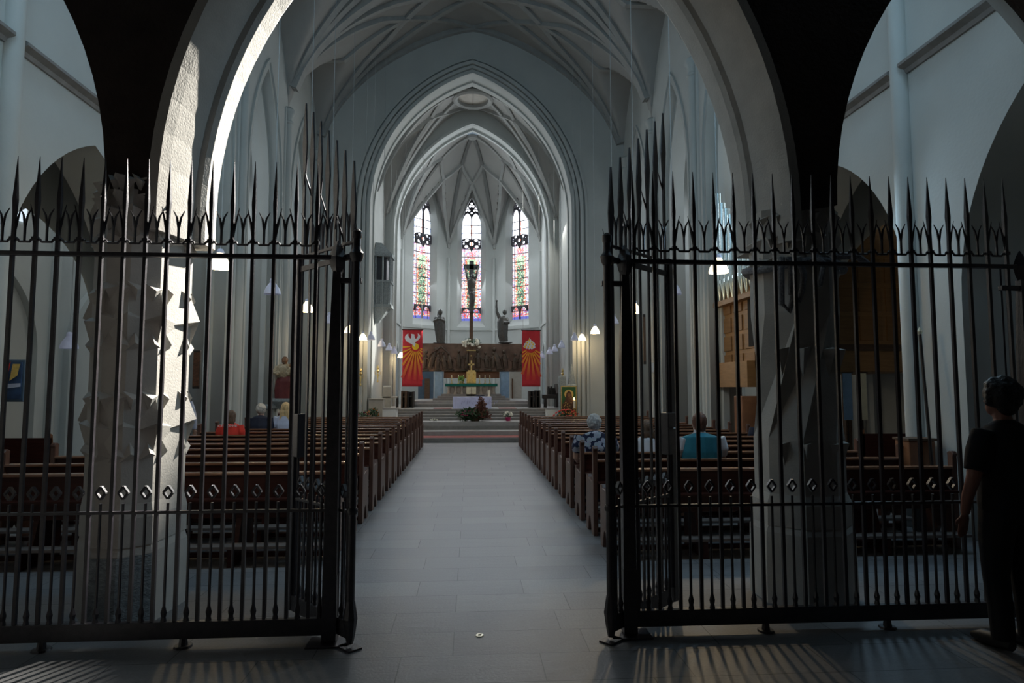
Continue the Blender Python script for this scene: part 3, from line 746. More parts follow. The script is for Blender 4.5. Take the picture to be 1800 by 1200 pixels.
def fence(x0, x1, sp, label, feet, first_side):
    root = empty('iron_fence', ((x0+x1)/2, FY, 0), label, 'fence', group='wrought iron fence panels either side of the open gate')
    cx = (x0+x1)/2
    xs_ = []; x = first_side
    while x0+.03 < x < x1-.03: xs_.append(x); x += sp
    if sp < 0: xs_.reverse()
    for k, x in enumerate(xs_):
        link('spear_bar', SPL if k % 2 else SPR, root, (x-cx, 0, 0))
    a = abs(sp)
    mids = [x+a/2 for x in xs_]
    for x in mids:
        if x > x1-.04: continue
        o = link('short_bar', SHM, root, (x-cx, 0, 0)); link('diamond_loop', DIM, o)
        link('forked_finial', FKM, root, (x-cx, 0, 0))
    MB().box(x0-cx, -.022, .055, x1-cx, .022, .165).bevel('bottom_rail', 'iron', .004, root)
    MB().box(x0-cx, -.02, 2.585, x1-cx, .02, 2.615).bevel('top_rail', 'iron', .004, root)
    MB().box(x0-cx, -.014, .86, x1-cx, .014, .88).bevel('middle_rail', 'iron', .003, root)
    mb = MB()
    for i in range(len(xs_)-1):
        a_, b_ = xs_[i]-cx, xs_[i+1]-cx
        mb.tube([(a_, 0, 2.70), (a_+.03, 0, 2.695), (a_+.04, 0, 2.68), (b_-.04, 0, 2.68), (b_-.03, 0, 2.695), (b_, 0, 2.70)], .009, 5)
        mb.box(b_-.018, -.018, 2.688, b_+.018, .018, 2.712)
    mb.build('cresting_rail', 'iron', root)
    for fx in feet:
        mb = MB(); mb.tube([(fx-cx, 0, .012), (fx-cx, 0, .07)], [.03, .022], 8); mb.tube([(fx-cx, 0, 0), (fx-cx, 0, .012)], [.06, .055], 10); mb.build('foot', 'iron', root)
    return root
fence(-4.6, -.93, -.1436, 'black wrought iron spear fence panel to the left of the open gate', [W(75, 1100, FY).x, W(323, 1100, FY).x], -.995-.075)
fence(1.12, 4.08, .1497, 'black wrought iron spear fence panel to the right of the open gate', [W(1346, 1100, FY).x, W(1560, 1100, FY).x], 1.17)
def post(x, y, label, side):
    r = empty('gate_post', (x, y, 0), label, 'gate post', group='iron posts of the gateway')
    mb = MB(); mb.tube([(0, 0, .02), (0, 0, 1.9), (0, 0, 2.5)], [.062, .058, .035], 4, rot=pi/4); mb.tube([(0, 0, .02), (0, 0, .45)], .066, 4, rot=pi/4); mb.build('post_shaft', 'iron', r)
    mb = MB(); mb.lathe([(.02, 2.48), (.045, 2.53), (.062, 2.60), (.03, 2.68), (.005, 2.72)], 4); mb.tube([(-.1, 0, 2.6), (.1, 0, 2.6)], .018, 4); mb.build('diamond_knob', 'iron', r)
    MB().box(-.14, -.10, 0, .14, .08, .012).bevel('base_plate', 'iron', .003, r)
    MB().box(min(0, side*.17), -.02, 2.42, max(0, side*.17), .02, 2.455).bevel('strap', 'iron', .003, r)
    mb = MB(); 
    for xx in (side*.075, side*.115): mb.tube([(xx, .05, .13), (xx, .05, 2.6)], .008, 4)
    mb.build('filler_bars', 'iron', r)
    return r
post(-.925, FY, 'thick black iron gate post at the left of the aisle opening', 1)
post(1.105, FY, 'thick black iron gate post at the right of the aisle opening', -1)
post(4.12, FY, 'black iron end post beside the standing man in black', -1)
def leaf(hx, hy, ex, ey, label):
    L = sqrt((ex-hx)**2+(ey-hy)**2); ang = math.atan2(ey-hy, ex-hx)
    r = empty('gate_leaf', (hx, hy, 0), label, 'gate', ang, group='open leaves of the wrought iron gate')
    n = 7
    for k in range(n):
        x = L*(.06+.88*k/(n-1)); top = 3.27+.64*k/(n-1); mb = MB()
        mb.tube([(x, 0, .13), (x, 0, 2.72)], .016, 4, ell=.55, rot=pi/4)
        mb.prism([(x-.016, 2.7), (x+.016, 2.7), (x+.016, top-.55), (x+.036, top-.32), (x+.010, top), (x+.002, top), (x-.028, top-.34), (x-.016, top-.55)], -.006, .006)
        s = 1 if k % 2 else -1
        mb.tube([(x, 0, top-.66), (x+s*.03, .01, top-.58), (x+s*.075, .02, top-.46)], [.009, .008, .002], 4)
        mb.build('spear_bar', 'iron', r)
        if k < n-1:
            xm = x+L*.88/(n-1)/2
            o = link('short_bar', SHM, r, (xm, 0, 0)); link('diamond_loop', DIM, o)
            link('forked_finial', fork_mesh(.26), r, (xm, 0, 0))
    mb = MB(); mb.tube([(0, 0, .22), (0, 0, 2.72)], .028, 10); mb.lathe([(.03, 2.55), (.045, 2.58), (.05, 2.61), (.03, 2.64), (.022, 2.7), (.034, 2.72), (.034, 2.76), (.01, 2.78)], 10); mb.lathe([(.034, .86), (.04, .88), (.034, .9)], 10); mb.build('hinge_stile', 'iron', r, smooth=True)
    mb = MB(); mb.tube([(0, 0, .03), (0, 0, .10), (0, 0, .19), (0, 0, .3)], [.022, .036, .048, .03], 8); mb.box(-.07, -.05, 0, .07, .05, .012); mb.build('pivot_foot', 'iron', r)
    MB().box(L-.03, -.025, .06, L+.03, .025, 2.72).bevel('closing_stile', 'iron', .004, r)
    MB().box(0, -.02, .06, L, .02, .17).bevel('bottom_rail', 'iron', .004, r)
    MB().box(0, -.012, 2.58, L, .012, 2.62).bevel('top_rail', 'iron', .003, r)
    MB().box(0, -.012, 2.685, L, .012, 2.705).bevel('cresting_rail', 'iron', .003, r)
    MB().box(0, -.012, .86, L, .012, .88).bevel('middle_rail', 'iron', .003, r)
    o = MB().box(L-.10, -.035, 1.18, L+.035, .035, 1.50).bevel('lock_box', 'iron', .005, r)
    mb = MB(); mb.tube([(L-.03, -.035, 1.38), (L-.03, -.075, 1.38), (L-.12, -.08, 1.38)], .009, 6); mb.build('handle', 'iron', o)
leaf(-.775, 4.28, -1.315, 4.87, 'open left gate leaf with rising spear tops, swung back towards the pews')
leaf(.955, 4.28, 1.58, 4.86, 'open right gate leaf with rising spear tops, swung back towards the pews')
g0 = G(843, 1117)
r = empty('floor_socket', (g0.x, g0.y, 0), 'small brass gate socket ring set in the aisle floor', 'floor socket')
mb = MB(); mb.lathe([(.014, .001), (.014, .006), (.026, .006), (.028, .001)], 20); mb.build('ring', 'brass', r, smooth=True)
MB().lathe([(.0135, .0005), (.0135, .002)], 16).build('socket_hole', 'hole', r)

# ================================================================== PEWS
def make_pew(side):
    r = empty('church_pew', (0, 0, 0), 'pew', 'pew')
    s = side; xa, xb = 0, 3.75                      # aisle end at 0, wall end at 3.75 (mirrored for the left)
    def bx(x0, y0, z0, x1, y1, z1): return (min(s*x0, s*x1), y0, z0, max(s*x0, s*x1), y1, z1)
    def seg(lo, hi): return bx(lo, 0, 0, hi, 0, 0)
    for xe in (xa, xb):
        poly = [(-.03, 0), (.10, 0), (.12, .10), (.16, .17), (.20, .19), (.24, .17), (.28, .10), (.30, 0), (.42, 0), (.42, .52), (.43, .60), (.40, .65), (.34, .66), (.30, .62), (.22, .62), (.05, .60), (.045, .97), (.05, 1.0), (.02, 1.02), (-.02, 1.02), (-.045, .99), (-.03, .96)]
        x0, x1 = (xe, xe+.055) if xe == xa else (xe-.055, xe)
        MB().prismx(poly, min(s*x0, s*x1), max(s*x0, s*x1)).bevel('end_panel', 'woodend', .006, r, 1)
    MB().box(*bx(.05, -.005, .42, 3.7, .02, .84)).build('backrest', 'wood', r)
    MB().box(*bx(.05, -.035, .835, 3.7, .07, .862)).bevel('top_rail', 'woodtop', .006, r)
    MB().box(*bx(.05, .0, .42, 3.7, .40, .45)).bevel('seat', 'wood', .006, r)
    MB().box(*bx(.05, -.14, .60, 3.7, -.01, .618)).build('book_shelf', 'wood', r)
    k = MB().box(*bx(.06, -.24, .17, 3.7, -.08, .20)).bevel('kneeler', 'kneel', .004, r)
    for xx in (.9, 1.85, 2.8): MB().prismx([(-.22, 0), (.34, 0), (.34, .42), (0, .42), (-.08, .17), (-.22, .17)], *sorted((s*xx, s*(xx+.05)))).build('support', 'wood', r)
    MB().box(*bx(.05, .04, .03, 3.7, .10, .07)).build('foot_rail', 'wood', r)
    return r
ordn = ['nearest', 'second', 'third', 'fourth', 'fifth', 'sixth', 'seventh', 'eighth', 'ninth', 'tenth', 'eleventh', 'twelfth', 'thirteenth', 'fourteenth', 'fifteenth']
pewY = [6.42+.822*k for k in range(15)]
for side, x0, nm in ((-1, -1.33, 'left'), (1, 1.42, 'right')):
    p0 = make_pew(side)
    for k, y in enumerate(pewY):
        o = p0 if k == 0 else copy_tree(p0)
        o.location = (x0, y, 0)
        lab = ('dark polished wooden pew %s of the aisle, in the %s row from the iron fence' % (nm, ordn[k])) if k else ('dark polished wooden pew %s of the aisle, rearmost, right behind the iron fence' % nm)
        if k == 14: lab = 'dark polished wooden pew %s of the aisle, front row below the steps' % nm
        tag(o, lab, 'pew', 'wooden pews %s of the aisle' % nm)

# ================================================================== PENDANT LAMPS
def lampmesh(mt):
    mb = MB(); mb.lathe([(.138, 0), (.137, .03), (.126, .07), (.105, .115), (.080, .155), (.058, .185), (.046, .205), (.044, .225)], 20, cap=False)
    mb.lathe([(.128, .004), (.120, .06), (.095, .12), (.06, .17), (.02, .2)], 20, cap=False)
    mb.lathe([(.126, .006), (.02, .02)], 20)
    return mb.mesh('lamp_shade', mt, True)
LON, LOFF = lampmesh('lampon'), lampmesh('lampoff')
me_cap = MB().lathe([(.05, .215), (.052, .23), (.042, .26), (.03, .275), (.01, .28)], 14).mesh('lamp_cap', 'lampoff', True)
bulbpos = []
def lamp(px, py, Y, on, label, cords=True):
    p = W(px, py, Y); p.z -= .12
    o = empty('pendant_lamp', p, label, 'lamp', group='lit pendant lamps' if on else 'unlit pendant lamps')
    link('lamp_shade', LON if on else LOFF, o); link('lamp_cap', me_cap, o)
    if abs(p.x-AX) < NX and Y > 5.5:
        zt = zn(p.x, p.y) if Y < 22 else (zc_(p.x, min(26, p.y)) if Y < 26.2 else 10.0)
    else: zt = 6.3 if Y < 11.3 else 10.6
    mb = MB(); mb.tube([(0, 0, .28), (0, 0, zt-p.z-.02)], .006 if Y < 14 else .008, 4); mb.build('cord', 'cord', o)
    if on: bulbpos.append((p, Y))
lamp(387, 457, 8.84, True, 'large glowing pendant lamp in front of the pew rows, left of the gate')
lamp(1263, 465, 8.84, True, 'large glowing pendant lamp above the man in the teal vest')
lamp(540, 538, 13.6, True, 'glowing pendant lamp seen through the left gate leaf')
lamp(1116, 541, 13.6, True, 'glowing pendant lamp seen through the right gate leaf')
lamp(614, 577, 18.6, True, 'small glowing pendant lamp seen behind the left gate stile')
lamp(1046, 579, 18.6, True, 'glowing pendant lamp left of the right gate, the higher of two')
lamp(638, 591, 21.4, True, 'glowing pendant lamp just right of the left gate, beside a grey one')
lamp(1023, 592, 21.4, True, 'glowing pendant lamp left of the right gate, the lower of two')
lamp(705, 623, 26.0, True, 'tiny glowing pendant lamp beside the dove banner')
lamp(479, 505, 11.0, False, 'unlit pale pendant lamp seen between fence bars above the bearded statue')
lamp(1184, 506, 11.0, False, 'unlit pale pendant lamp beside the end of the right gate leaf')
lamp(579, 560, 15.9, False, 'unlit bluish pendant lamp hidden behind the left gate post')
lamp(1078, 561, 15.9, False, 'unlit bluish pendant lamp seen inside the right gateway bars')
lamp(652, 591, 21.2, False, 'unlit grey pendant lamp beside the glowing one by the tribune')
lamp(671, 603, 21.8, False, 'unlit grey pendant lamp under the stone tribune')
lamp(684, 610, 24.8, False, 'unlit grey pendant lamp, second in line from the tribune')
lamp(693, 616, 25.6, False, 'unlit pale pendant lamp nearest the small lit one by the dove banner')
lamp(1010, 592, 21.2, False, 'unlit grey pendant lamp just left of a glowing pair')
lamp(987, 605, 23.6, False, 'unlit grey pendant lamp above the tall stone pinnacle')
lamp(975, 612, 24.8, False, 'unlit grey pendant lamp in the chancel, between two others')
lamp(966, 617, 25.6, False, 'unlit grey pendant lamp, second from the flame banner')
lamp(953, 624, 26.0, False, 'unlit pale pendant lamp right beside the flame banner')
lamp(170, 556, 9.9, False, 'unlit pendant lamp in the side aisle left of the sunlit pillar')
lamp(122, 600, 10.9, False, 'small unlit pendant lamp deep in the left side aisle')

# ================================================================== STEPS AND SANCTUARY
o = struct(MB().box(-9, 19.45, -.1, 9, 34, 0).build('floor_chancel', 'step'))
def step(n, y, z, mt, x0, x1, y1=24): return struct(MB().box(x0, y, 0, x1, y1, z).bevel('trim_%d' % n, mt, .008))
step(30, 19.45, .14, 'step', AX-5.4, AX+5.5)
step(31, 20.35, .28, 'steplight', AX-5.4, AX+5.5)
step(32, 21.05, .41, 'step', AX-2.35, AX+2.45)
step(33, 21.12, .54, 'steplight', AX-2.35, AX+2.45)
struct(MB().box(AX-5.4, 21.05, 0, AX-2.35, 22.0, .41).build('trim_34', 'step')); struct(MB().box(AX+2.45, 21.05, 0, AX+5.5, 22.0, .41).build('trim_35', 'step'))
for k, (y, z) in enumerate(((22.1, .63), (22.4, .72), (22.7, .81), (23.0, .90))): step(36+k, y, z, 'step', AX-3.5, AX+3.5, 33)
struct(MB().box(AX-3.6, 23.02, .8, AX+3.6, 33, .905).build('floor_sanctuary', 'steplight'))
struct(MB().box(AX-2.7, 24.9, .9, AX+2.75, 33, 1.04).bevel('trim_40', 'step', .01)); struct(MB().box(AX-2.5, 25.2, 1.0, AX+2.5, 33, 1.14).bevel('trim_41', 'steplight', .01))
c = MB().box(AX-2.0, 19.5, .139, AX+2.1, 20.3, .15).bevel('carpet', 'carpet', .003); tag(c, 'long red carpet strip on the lowest chancel step', 'carpet')
for x0, x1, l in ((AX-1.4, AX-.75, 'red carpet patch beside the front altar, dove banner side'), (AX+1.0, AX+1.65, 'red carpet patch beside the front altar, flame banner side')):
    tag(MB().box(x0, 23.1, .905, x1, 23.9, .915).bevel('carpet', 'carpet', .003), l, 'carpet')

# front altar with cloth
a0, a1 = W(796, 697, 23.1), W(864, 722, 23.1)
r = empty('altar', ((a0.x+a1.x)/2, 23.5, .905), 'front altar block under a lilac white cloth with embroidered edge', 'altar')
w2 = (a1.x-a0.x)/2
MB().box(-w2+.05, -.3, 0, w2-.05, .45, a0.z-.905-.02).bevel('altar_block', 'altar', .01, r)
c = MB(); n = 24; rings = []
for k in range(n+1):
    x = -w2+2*w2*k/n; wv = .012*sin(k*1.3)
    rings.append([(x, .5, a0.z-.92), (x, -.36, a0.z-.90), (x, -.38+wv, a0.z-.95), (x, -.395-wv, a1.z-.88+.012*sin(k*.8)), (x, -.38-wv, a1.z-.88), (x, -.35, a0.z-.93), (x, .5, a0.z-.94)])
c.loft(rings); cl = c.build('altar_cloth', 'linen', r)
mb = MB(); rnd = random.Random(5)
for k in range(7):
    x = -w2*.55+k*.2; zb_ = (a1.z-.88)+.22
    mb.tube([(x, -.415, zb_), (x+.03, -.415, zb_+.12+.05*(k % 2)), (x+.09, -.415, zb_+.05), (x+.12, -.415, zb_+.14)], .008, 4)
mb.build('embroidery', 'linenfold', cl)

# foliage helper
def leaves(mb, c, r, n, sz, seed=0, cone=False, flatz=1.0):
    rnd = random.Random(seed)
    for _ in range(n):
        while True:
            x, y, z = rnd.uniform(-1, 1), rnd.uniform(-1, 1), rnd.uniform(0 if cone else -1, 1)
            if cone and sqrt(x*x+y*y) < (1-z)*.9+.06: break
            if not cone and x*x+y*y+z*z < 1: break
        P0 = Vector((c[0]+x*r[0], c[1]+y*r[1], c[2]+z*r[2])); d = Vector((rnd.uniform(-1, 1), rnd.uniform(-1, 1), rnd.uniform(-.3, 1))).normalized(); u = d.orthogonal().normalized()
        s = sz*rnd.uniform(.6, 1.3)
        mb.add([P0, P0+d*s*.5+u*s*.22, P0+d*s, P0+d*s*.5-u*s*.22], [(0, 1, 2, 3)])
def petals(mb, c, r, n, sz, seed=0):
    rnd = random.Random(seed)
    for _ in range(n):
        a = rnd.uniform(0, 2*pi); b = rnd.uniform(-.6, 1)
        mb.ball((c[0]+r[0]*cos(a)*sqrt(max(0, 1-b*b)), c[1]+r[1]*sin(a)*sqrt(max(0, 1-b*b)), c[2]+r[2]*b), sz*rnd.uniform(.7, 1.2), 6, (1, 1, .6))
p = W(835, 739, 21.5)
r = empty('flower_arrangement', (p.x, 21.55, .54), 'dark greenery arrangement with a tall reddish cone before the front altar', 'arrangement')
mb = MB(); leaves(mb, (-.1, 0, .2), (.55, .3, .2), 800, .13, 1); mb.build('greenery', 'leaf', r)
mb = MB(); leaves(mb, (.22, 0, .1), (.32, .3, .78), 900, .11, 2, True); mb.build('reddish_cone', 'leafred', r)
mb = MB(); petals(mb, (-.2, -.1, .24), (.3, .2, .12), 26, .022, 3); mb.build('red_blooms', 'flowerm', r)
MB().lathe([(.14, 0), (.18, .12), (.16, .13)], 12).build('bowl', 'brownwood', r)
p = W(893, 735, 21.6)
r = empty('flower_bouquet', (p.x, 21.6, .54), 'white flower bouquet in a small red pot on the landing', 'bouquet')
MB().lathe([(.07, 0), (.1, .12), (.09, .13)], 12).build('pot', 'flowerm', r, True)
mb = MB(); petals(mb, (0, 0, .22), (.15, .12, .09), 30, .035, 4); mb.build('blooms', 'flowerw', r); mb = MB(); leaves(mb, (0, 0, .17), (.15, .12, .06), 80, .08, 9); mb.build('greenery', 'leaf', r)
p = W(765, 734, 21.9)
r = empty('flower_posy', (p.x-.03, 21.7, .54), 'tiny white posy lying at the left of the landing', 'posy')
mb = MB(); petals(mb, (0, 0, .04), (.12, .05, .03), 14, .025, 8); mb.build('blooms', 'flowerw', r); mb = MB(); leaves(mb, (0, 0, .03), (.12, .05, .02), 30, .05, 6); mb.build('greenery', 'leaf', r)
for (px, py, Y, z, lab, col, gm, sz) in ((655, 739, 21.6, .41, 'bushy green pot plant by the beige lectern block', 'flowero', 'leaf', .26), (638, 737, 20.6, .28, 'magenta flowering plant beside the left chancel jamb', 'flowerm', 'leaf', .3)):
    p = W(px, py, Y); r = empty('potted_plant', (p.x, Y, z), lab, 'plant')
    MB().lathe([(.08, 0), (.12, .15), (.11, .16)], 12).build('pot', 'brownwood', r, True)
    mb = MB(); leaves(mb, (0, 0, .16+sz*.6), (sz*.8, sz*.7, sz), 240, .1, 10); mb.build('greenery', gm, r)
    mb = MB(); petals(mb, (0, 0, .16+sz*.7), (sz*.8, sz*.7, sz*.8), 24, .03, 11); mb.build('blooms', col, r)

# low side walls at the head of the steps
def blk(name, px0, py0, px1, py1, Y, depth, mt, label, cat, taper=0):
    a, b = W(px0, py0, Y), W(px1, py1, Y); cx = (a.x+b.x)/2; r_ = empty(name, (cx, Y, b.z), label, cat)
    w = (b.x-a.x)/2; h = a.z-b.z
    MB().prism([(-w+taper, 0), (w-taper, 0), (w, h), (-w, h)], 0, depth).bevel('body', mt, .01, r_)
    return r_, w, h
r, w, h = blk('stone_lectern', 648, 702, 673, 742, 21.9, .4, 'beige', 'beige stone lectern block at the head of the left steps', 'lectern')
MB().box(-w-.02, -.03, h, w+.02, .43, h+.03).bevel('top_slab', 'beige', .005, r)
r, w, h = blk('stone_parapet', 672, 719, 696, 744, 21.85, .6, 'white', 'low white parapet with splayed end, left of the steps', 'parapet'); MB().box(-w, -.02, h, w+.06, .6, h+.03).bevel('coping', 'steplight', .004, r)
r, w, h = blk('stone_parapet', 962, 719, 990, 744, 21.85, .6, 'white', 'low white parapet right of the steps, beside the icon', 'parapet'); MB().box(-w-.06, -.02, h, w, .6, h+.03).bevel('coping', 'steplight', .004, r)

# ---- reredos: bronze relief beam carried on two walls
a, b = W(735, 603, 27.4), W(925, 653, 27.4)
r = empty('relief_beam', ((a.x+b.x)/2, 27.4, 1.14), 'long dark bronze relief beam with crowded figures behind the high altar', 'relief')
w2 = (b.x-a.x)/2; z0, z1 = b.z-1.14, a.z-1.14
MB().box(-w2, 0, z0, w2, .28, z1).bevel('beam', 'bronzered', .02, r)
rnd = random.Random(11)
mb = MB()
H_ = z1-z0
for k in range(15):
    x = -w2+.25+(2*w2-.5)*k/14+rnd.uniform(-.05, .05)
    if abs(x) < .2: continue
    s = H_*rnd.uniform(.55, .68); lean = rnd.uniform(-.35, .35); zz = z0+.08+rnd.uniform(0, .1)
    if k in (1, 11): s *= 1.15; lean = .55 if k == 1 else -.5
    hx = x+lean*s*.5
    mb.tube([(x, -.02, zz), (x+lean*s*.15, -.04, zz+s*.35), (x+lean*s*.32, -.05, zz+s*.62), (hx*.5+(x+lean*s*.32)*.5, -.04, zz+s*.8)], [s*.13, s*.15, s*.12, s*.05], 8, ell=.6)
    mb.ball((hx, -.05, zz+s*.92), s*.085, 8, (1, .8, 1.2))
    for q in (-1, 1):
        mb.tube([(x+lean*s*.3, -.04, zz+s*.66), (x+q*s*.2+lean*s*.3, -.08, zz+s*.5), (x+q*s*.3+lean*s*.4, -.08, zz+s*(.62 if rnd.random() < .5 else .35))], [s*.045, s*.035, s*.025], 6)
        mb.tube([(x, -.02, zz+s*.2), (x+q*s*.14, -.04, zz+.02)], [s*.07, s*.04], 6)
for k in range(9): mb.ball((-w2+.3+k*.55, -.01, z0+.06), .12, 8, (1.6, .4, .5))
mb.tube([(-w2+.5, -.06, z1-.5), (-w2+1.0, -.08, z1-.15), (-w2+1.35, -.06, z1-.45)], [.03, .05, .03], 6)
mb.build('relief_figures', 'bronze', r, True)
mb = MB()
for px0, px1 in ((764, 778), (880, 895)):
    xa, xb = W(px0, 680, 27.5).x-r.location.x, W(px1, 680, 27.5).x-r.location.x
    mb.box(xa, .02, 0, xb, .9, z0)
mb.build('supporting_wall', 'bluewall', r)
mb = MB()
xa, xb = W(780, 660, 27.6).x-r.location.x, W(878, 660, 27.6).x-r.location.x
mb.box(xa, .2, z0-.28, xb, .7, z0); mb.build('lintel', 'orangewood', r)
# walls and doors behind; the blue-grey plane stands in for a blue-lit opening
for px0, px1, mt, nm, n_ in ((735, 762, 'bluegrey', 'door_3', 0), (896, 917, 'beige', 'door_4', 1)):
    xa, xb = W(px0, 680, 30.2).x, W(px1, 680, 30.2).x
    o = struct(MB().box(xa, 30.2, 1.1, xb, 30.26, W(735, 652, 30.2).z+.2).bevel(nm, mt, .01)); 
    mb = MB(); mb.box(xb-.42 if n_ == 0 else xa+.1, 30.14, 1.14, xb-.18 if n_ == 0 else xa+.16, 30.2, 2.1); mb.build('door_leaf', 'brownwood', o)
# ---- high altar
pa, pb = W(783, 674, 26.7), W(874, 679, 26.7)
cx = (pa.x+pb.x)/2
r = empty('high_altar', (cx, 26.7, 1.14), 'high altar with fluted stone supports under a dark green cloth', 'altar')
w2 = (pb.x-pa.x)/2; zt = pa.z-1.14
for k, (ww, hh, dd) in enumerate(((w2+.5, .09, .55), (w2+.32, .18, .45), (w2+.15, .27, .35))): MB().box(-ww, -dd, 0, ww, .6, hh).bevel('altar_step', 'step', .008, r)
MB().box(-w2+.1, -.15, .27, w2-.1, .45, zt-.1).build('altar_core', 'altar', r)
for k in range(8):
    x = -w2+.16+k*(2*w2-.32)/7
    mb = MB(); mb.lathe([(.085, .27), (.085, .32), (.05, .36), (.048, zt-.2), (.08, zt-.12), (.09, zt-.09)], 10, (x, -.2, 0)); mb.build('column', 'altar', r, True)
o = MB().box(-w2, -.34, zt-.12, w2, .5, zt).bevel('green_cloth', 'green', .01, r)
# tabernacle
pa, pb = W(820, 652, 26.6), W(837, 673, 26.6); tw = (pb.x-pa.x)/2; tx = (pa.x+pb.x)/2
r = empty('tabernacle', (tx, 26.65, zt+1.14), 'gilded square tabernacle with figure panels and a gold cross on top', 'tabernacle')
th = pa.z-pb.z
MB().box(-tw, -.15, 0, tw, .25, th).bevel('casket', 'gold', .012, r)
mb = MB()
for s in (-1, 1):
    mb.tube([(s*tw*.5, -.17, .04), (s*tw*.5, -.18, th*.55), (s*tw*.45, -.17, th*.75)], [.05, .045, .02], 6); mb.ball((s*tw*.5, -.18, th*.82), .035, 6)
mb.build('door_figures', 'goldp', r, True)
mb = MB(); mb.box(-tw*.75, -.1, th, tw*.75, .2, th+.06); mb.box(-.03, -.02, th+.06, .03, .02, th+.48); mb.box(-.13, -.02, th+.27, .13, .02, th+.34); mb.build('cross', 'gold', r)
o = tag(link('altar_doors', MB().box(-tw, -.05, 0, tw, .0, .40).mesh('altar_doors', 'cream'), None, (tx, 26.4, zt+1.14-.12-.42)), 'pair of cream doors in the high altar front below the tabernacle', 'doors')
mb = MB(); mb.box(-.006, -.06, .02, .006, -.05, .38); mb.build('door_gap', 'brownwood', o)
o2 = MB(); 
for s in (-1, 1): o2.ball((s*.12, -.12, -.13), .1, 8, (1, .5, 1))
o2.build('carved_base', 'bronze', o, True)
for k, px in enumerate((794, 806, 815, 843, 852.5, 861)):
    p = W(px, 673, 26.75)
    if k == 2: lab = 'brass altar candlestick nearest the tabernacle, half hidden by the green plant'
    else: lab = ['brass candlestick at the left end of the green altar cloth', 'brass candlestick left of the green plant on the high altar', '', 'brass candlestick just right of the tabernacle', 'middle brass candlestick of the three right of the tabernacle', 'brass candlestick at the right end of the green altar cloth'][k]
    r = empty('candlestick', (p.x, 26.7, zt+1.14), lab, 'candlestick', group='candlesticks on the high altar')
    MB().lathe([(.06, 0), (.06, .015), (.02, .03), (.015, .1), (.028, .13), (.012, .16), (.012, .24), (.035, .26), (.035, .27)], 10).build('stick', 'gold', r, True)
    MB().lathe([(.018, .27), (.018, .36), (.005, .37)], 8).build('candle', 'wax', r, True)
p = W(811, 668, 26.6)
r = empty('potted_plant', (p.x, 26.6, zt+1.14), 'bright green plant on the high altar left of the tabernacle', 'plant')
MB().lathe([(.06, 0), (.08, .1)], 10).build('pot', 'gold', r); mb = MB(); leaves(mb, (0, 0, .2), (.15, .12, .12), 220, .07, 21); mb.build('greenery', 'leaflight', r)
p = W(857, 694, 25.6)
r = empty('altar_candle', (p.x, 23.55, a0.z-.0), 'thick white candle standing on the front altar', 'candle'); MB().lathe([(.045, 0), (.045, .24), (.01, .25)], 12).build('candle_body', 'wax', r, True); MB().lathe([(.07, 0), (.07, .01)], 12).build('dish', 'brass', r)
r = empty('open_book', (W(848, 694, 25.6).x-.15, 23.5, a0.z), 'dark open missal lying on the front altar', 'book')
mb = MB(); mb.prism([(-.18, .02), (0, .0), (.18, .02), (.18, .05), (0, .03), (-.18, .05)], -.12, .12); mb.build('pages', 'navy', r)

# ---- crucifix on a pole
p0, p1 = W(828, 672, 26.9), W(828, 460, 26.9)
r = empty('crucifix', (p0.x, 27.12, 1.14+zt), 'tall bronze crucifix on a slender pole before the middle window', 'crucifix')
zf = lambda py: W(828, py, 26.9).z-1.14-zt
MB().box(-.09, -.06, 0, .09, .06, zf(600)).bevel('lower_pole', 'brownwood', .01, r)
MB().box(-.075, -.05, zf(600), .075, .05, zf(545)).bevel('upper_pole', 'brownwood', .008, r)
MB().box(-.10, -.045, zf(545), .10, .045, zf(457)).bevel('cross_upright', 'bronzefig', .008, r)
MB().box(-.34, -.045, zf(472), .34, .045, zf(463)).bevel('cross_beam', 'bronzefig', .008, r)
mb = MB(); mb.box(-.2, -.1, zf(616), .2, .1, zf(616)+.03); mb.ball((0, -.08, zf(625)), .04, 6); mb.build('gilt_fittings', 'gold', r)
mb = MB(); d = zf(459)
mb.tube([(.33, 0, zf(467)), (.75, .1, zf(474))], .008, 4); mb.build('stay_rod', 'steplight', r)
def remesh(mb, name, mt, parent=None, vox=.012, sm=3, loc=None):
    o = mb.build('tmp_'+name, mt)
    md = o.modifiers.new('r', 'REMESH'); md.mode = 'VOXEL'; md.voxel_size = vox; md.use_smooth_shade = True
    m2 = o.modifiers.new('s', 'SMOOTH'); m2.iterations = sm; m2.factor = .5
    me = evalmesh(o, name); old = o.data; bpy.data.objects.remove(o); bpy.data.meshes.remove(old)
    if not me.materials: me.materials.append(M[mt])
    return link(name, me, parent, loc)
zc0 = zf(520)                                     # corpus
mb = MB(); H_ = zf(478)-zf(548); b0 = zf(548)
mb.tube([(.0, -.12, b0+.0*H_), (-.01, -.13, b0+.12*H_), (.03, -.17, b0+.30*H_), (.0, -.13, b0+.50*H_)], [.065, .08, .11, .13], 10)
mb.tube([(.03, -.14, b0+.02*H_), (.04, -.13, b0+.14*H_), (.06, -.18, b0+.31*H_), (.05, -.13, b0+.50*H_)], [.06, .075, .105, .13], 10)
mb.tube([(.02, -.13, b0+.46*H_), (.0, -.12, b0+.60*H_), (.0, -.13, b0+.72*H_), (.0, -.13, b0+.80*H_), (.03, -.15, b0+.86*H_)], [.17, .155, .20, .19, .07], 12, ell=.7)
mb.ball((.05, -.19, b0+.91*H_), .095, 10, (.85, 1, 1.15))
for s in (-1, 1): mb.tube([(s*.13, -.13, b0+.80*H_), (s*.22, -.12, b0+.92*H_), (s*.27, -.07, zf(467))], [.065, .05, .04], 8)
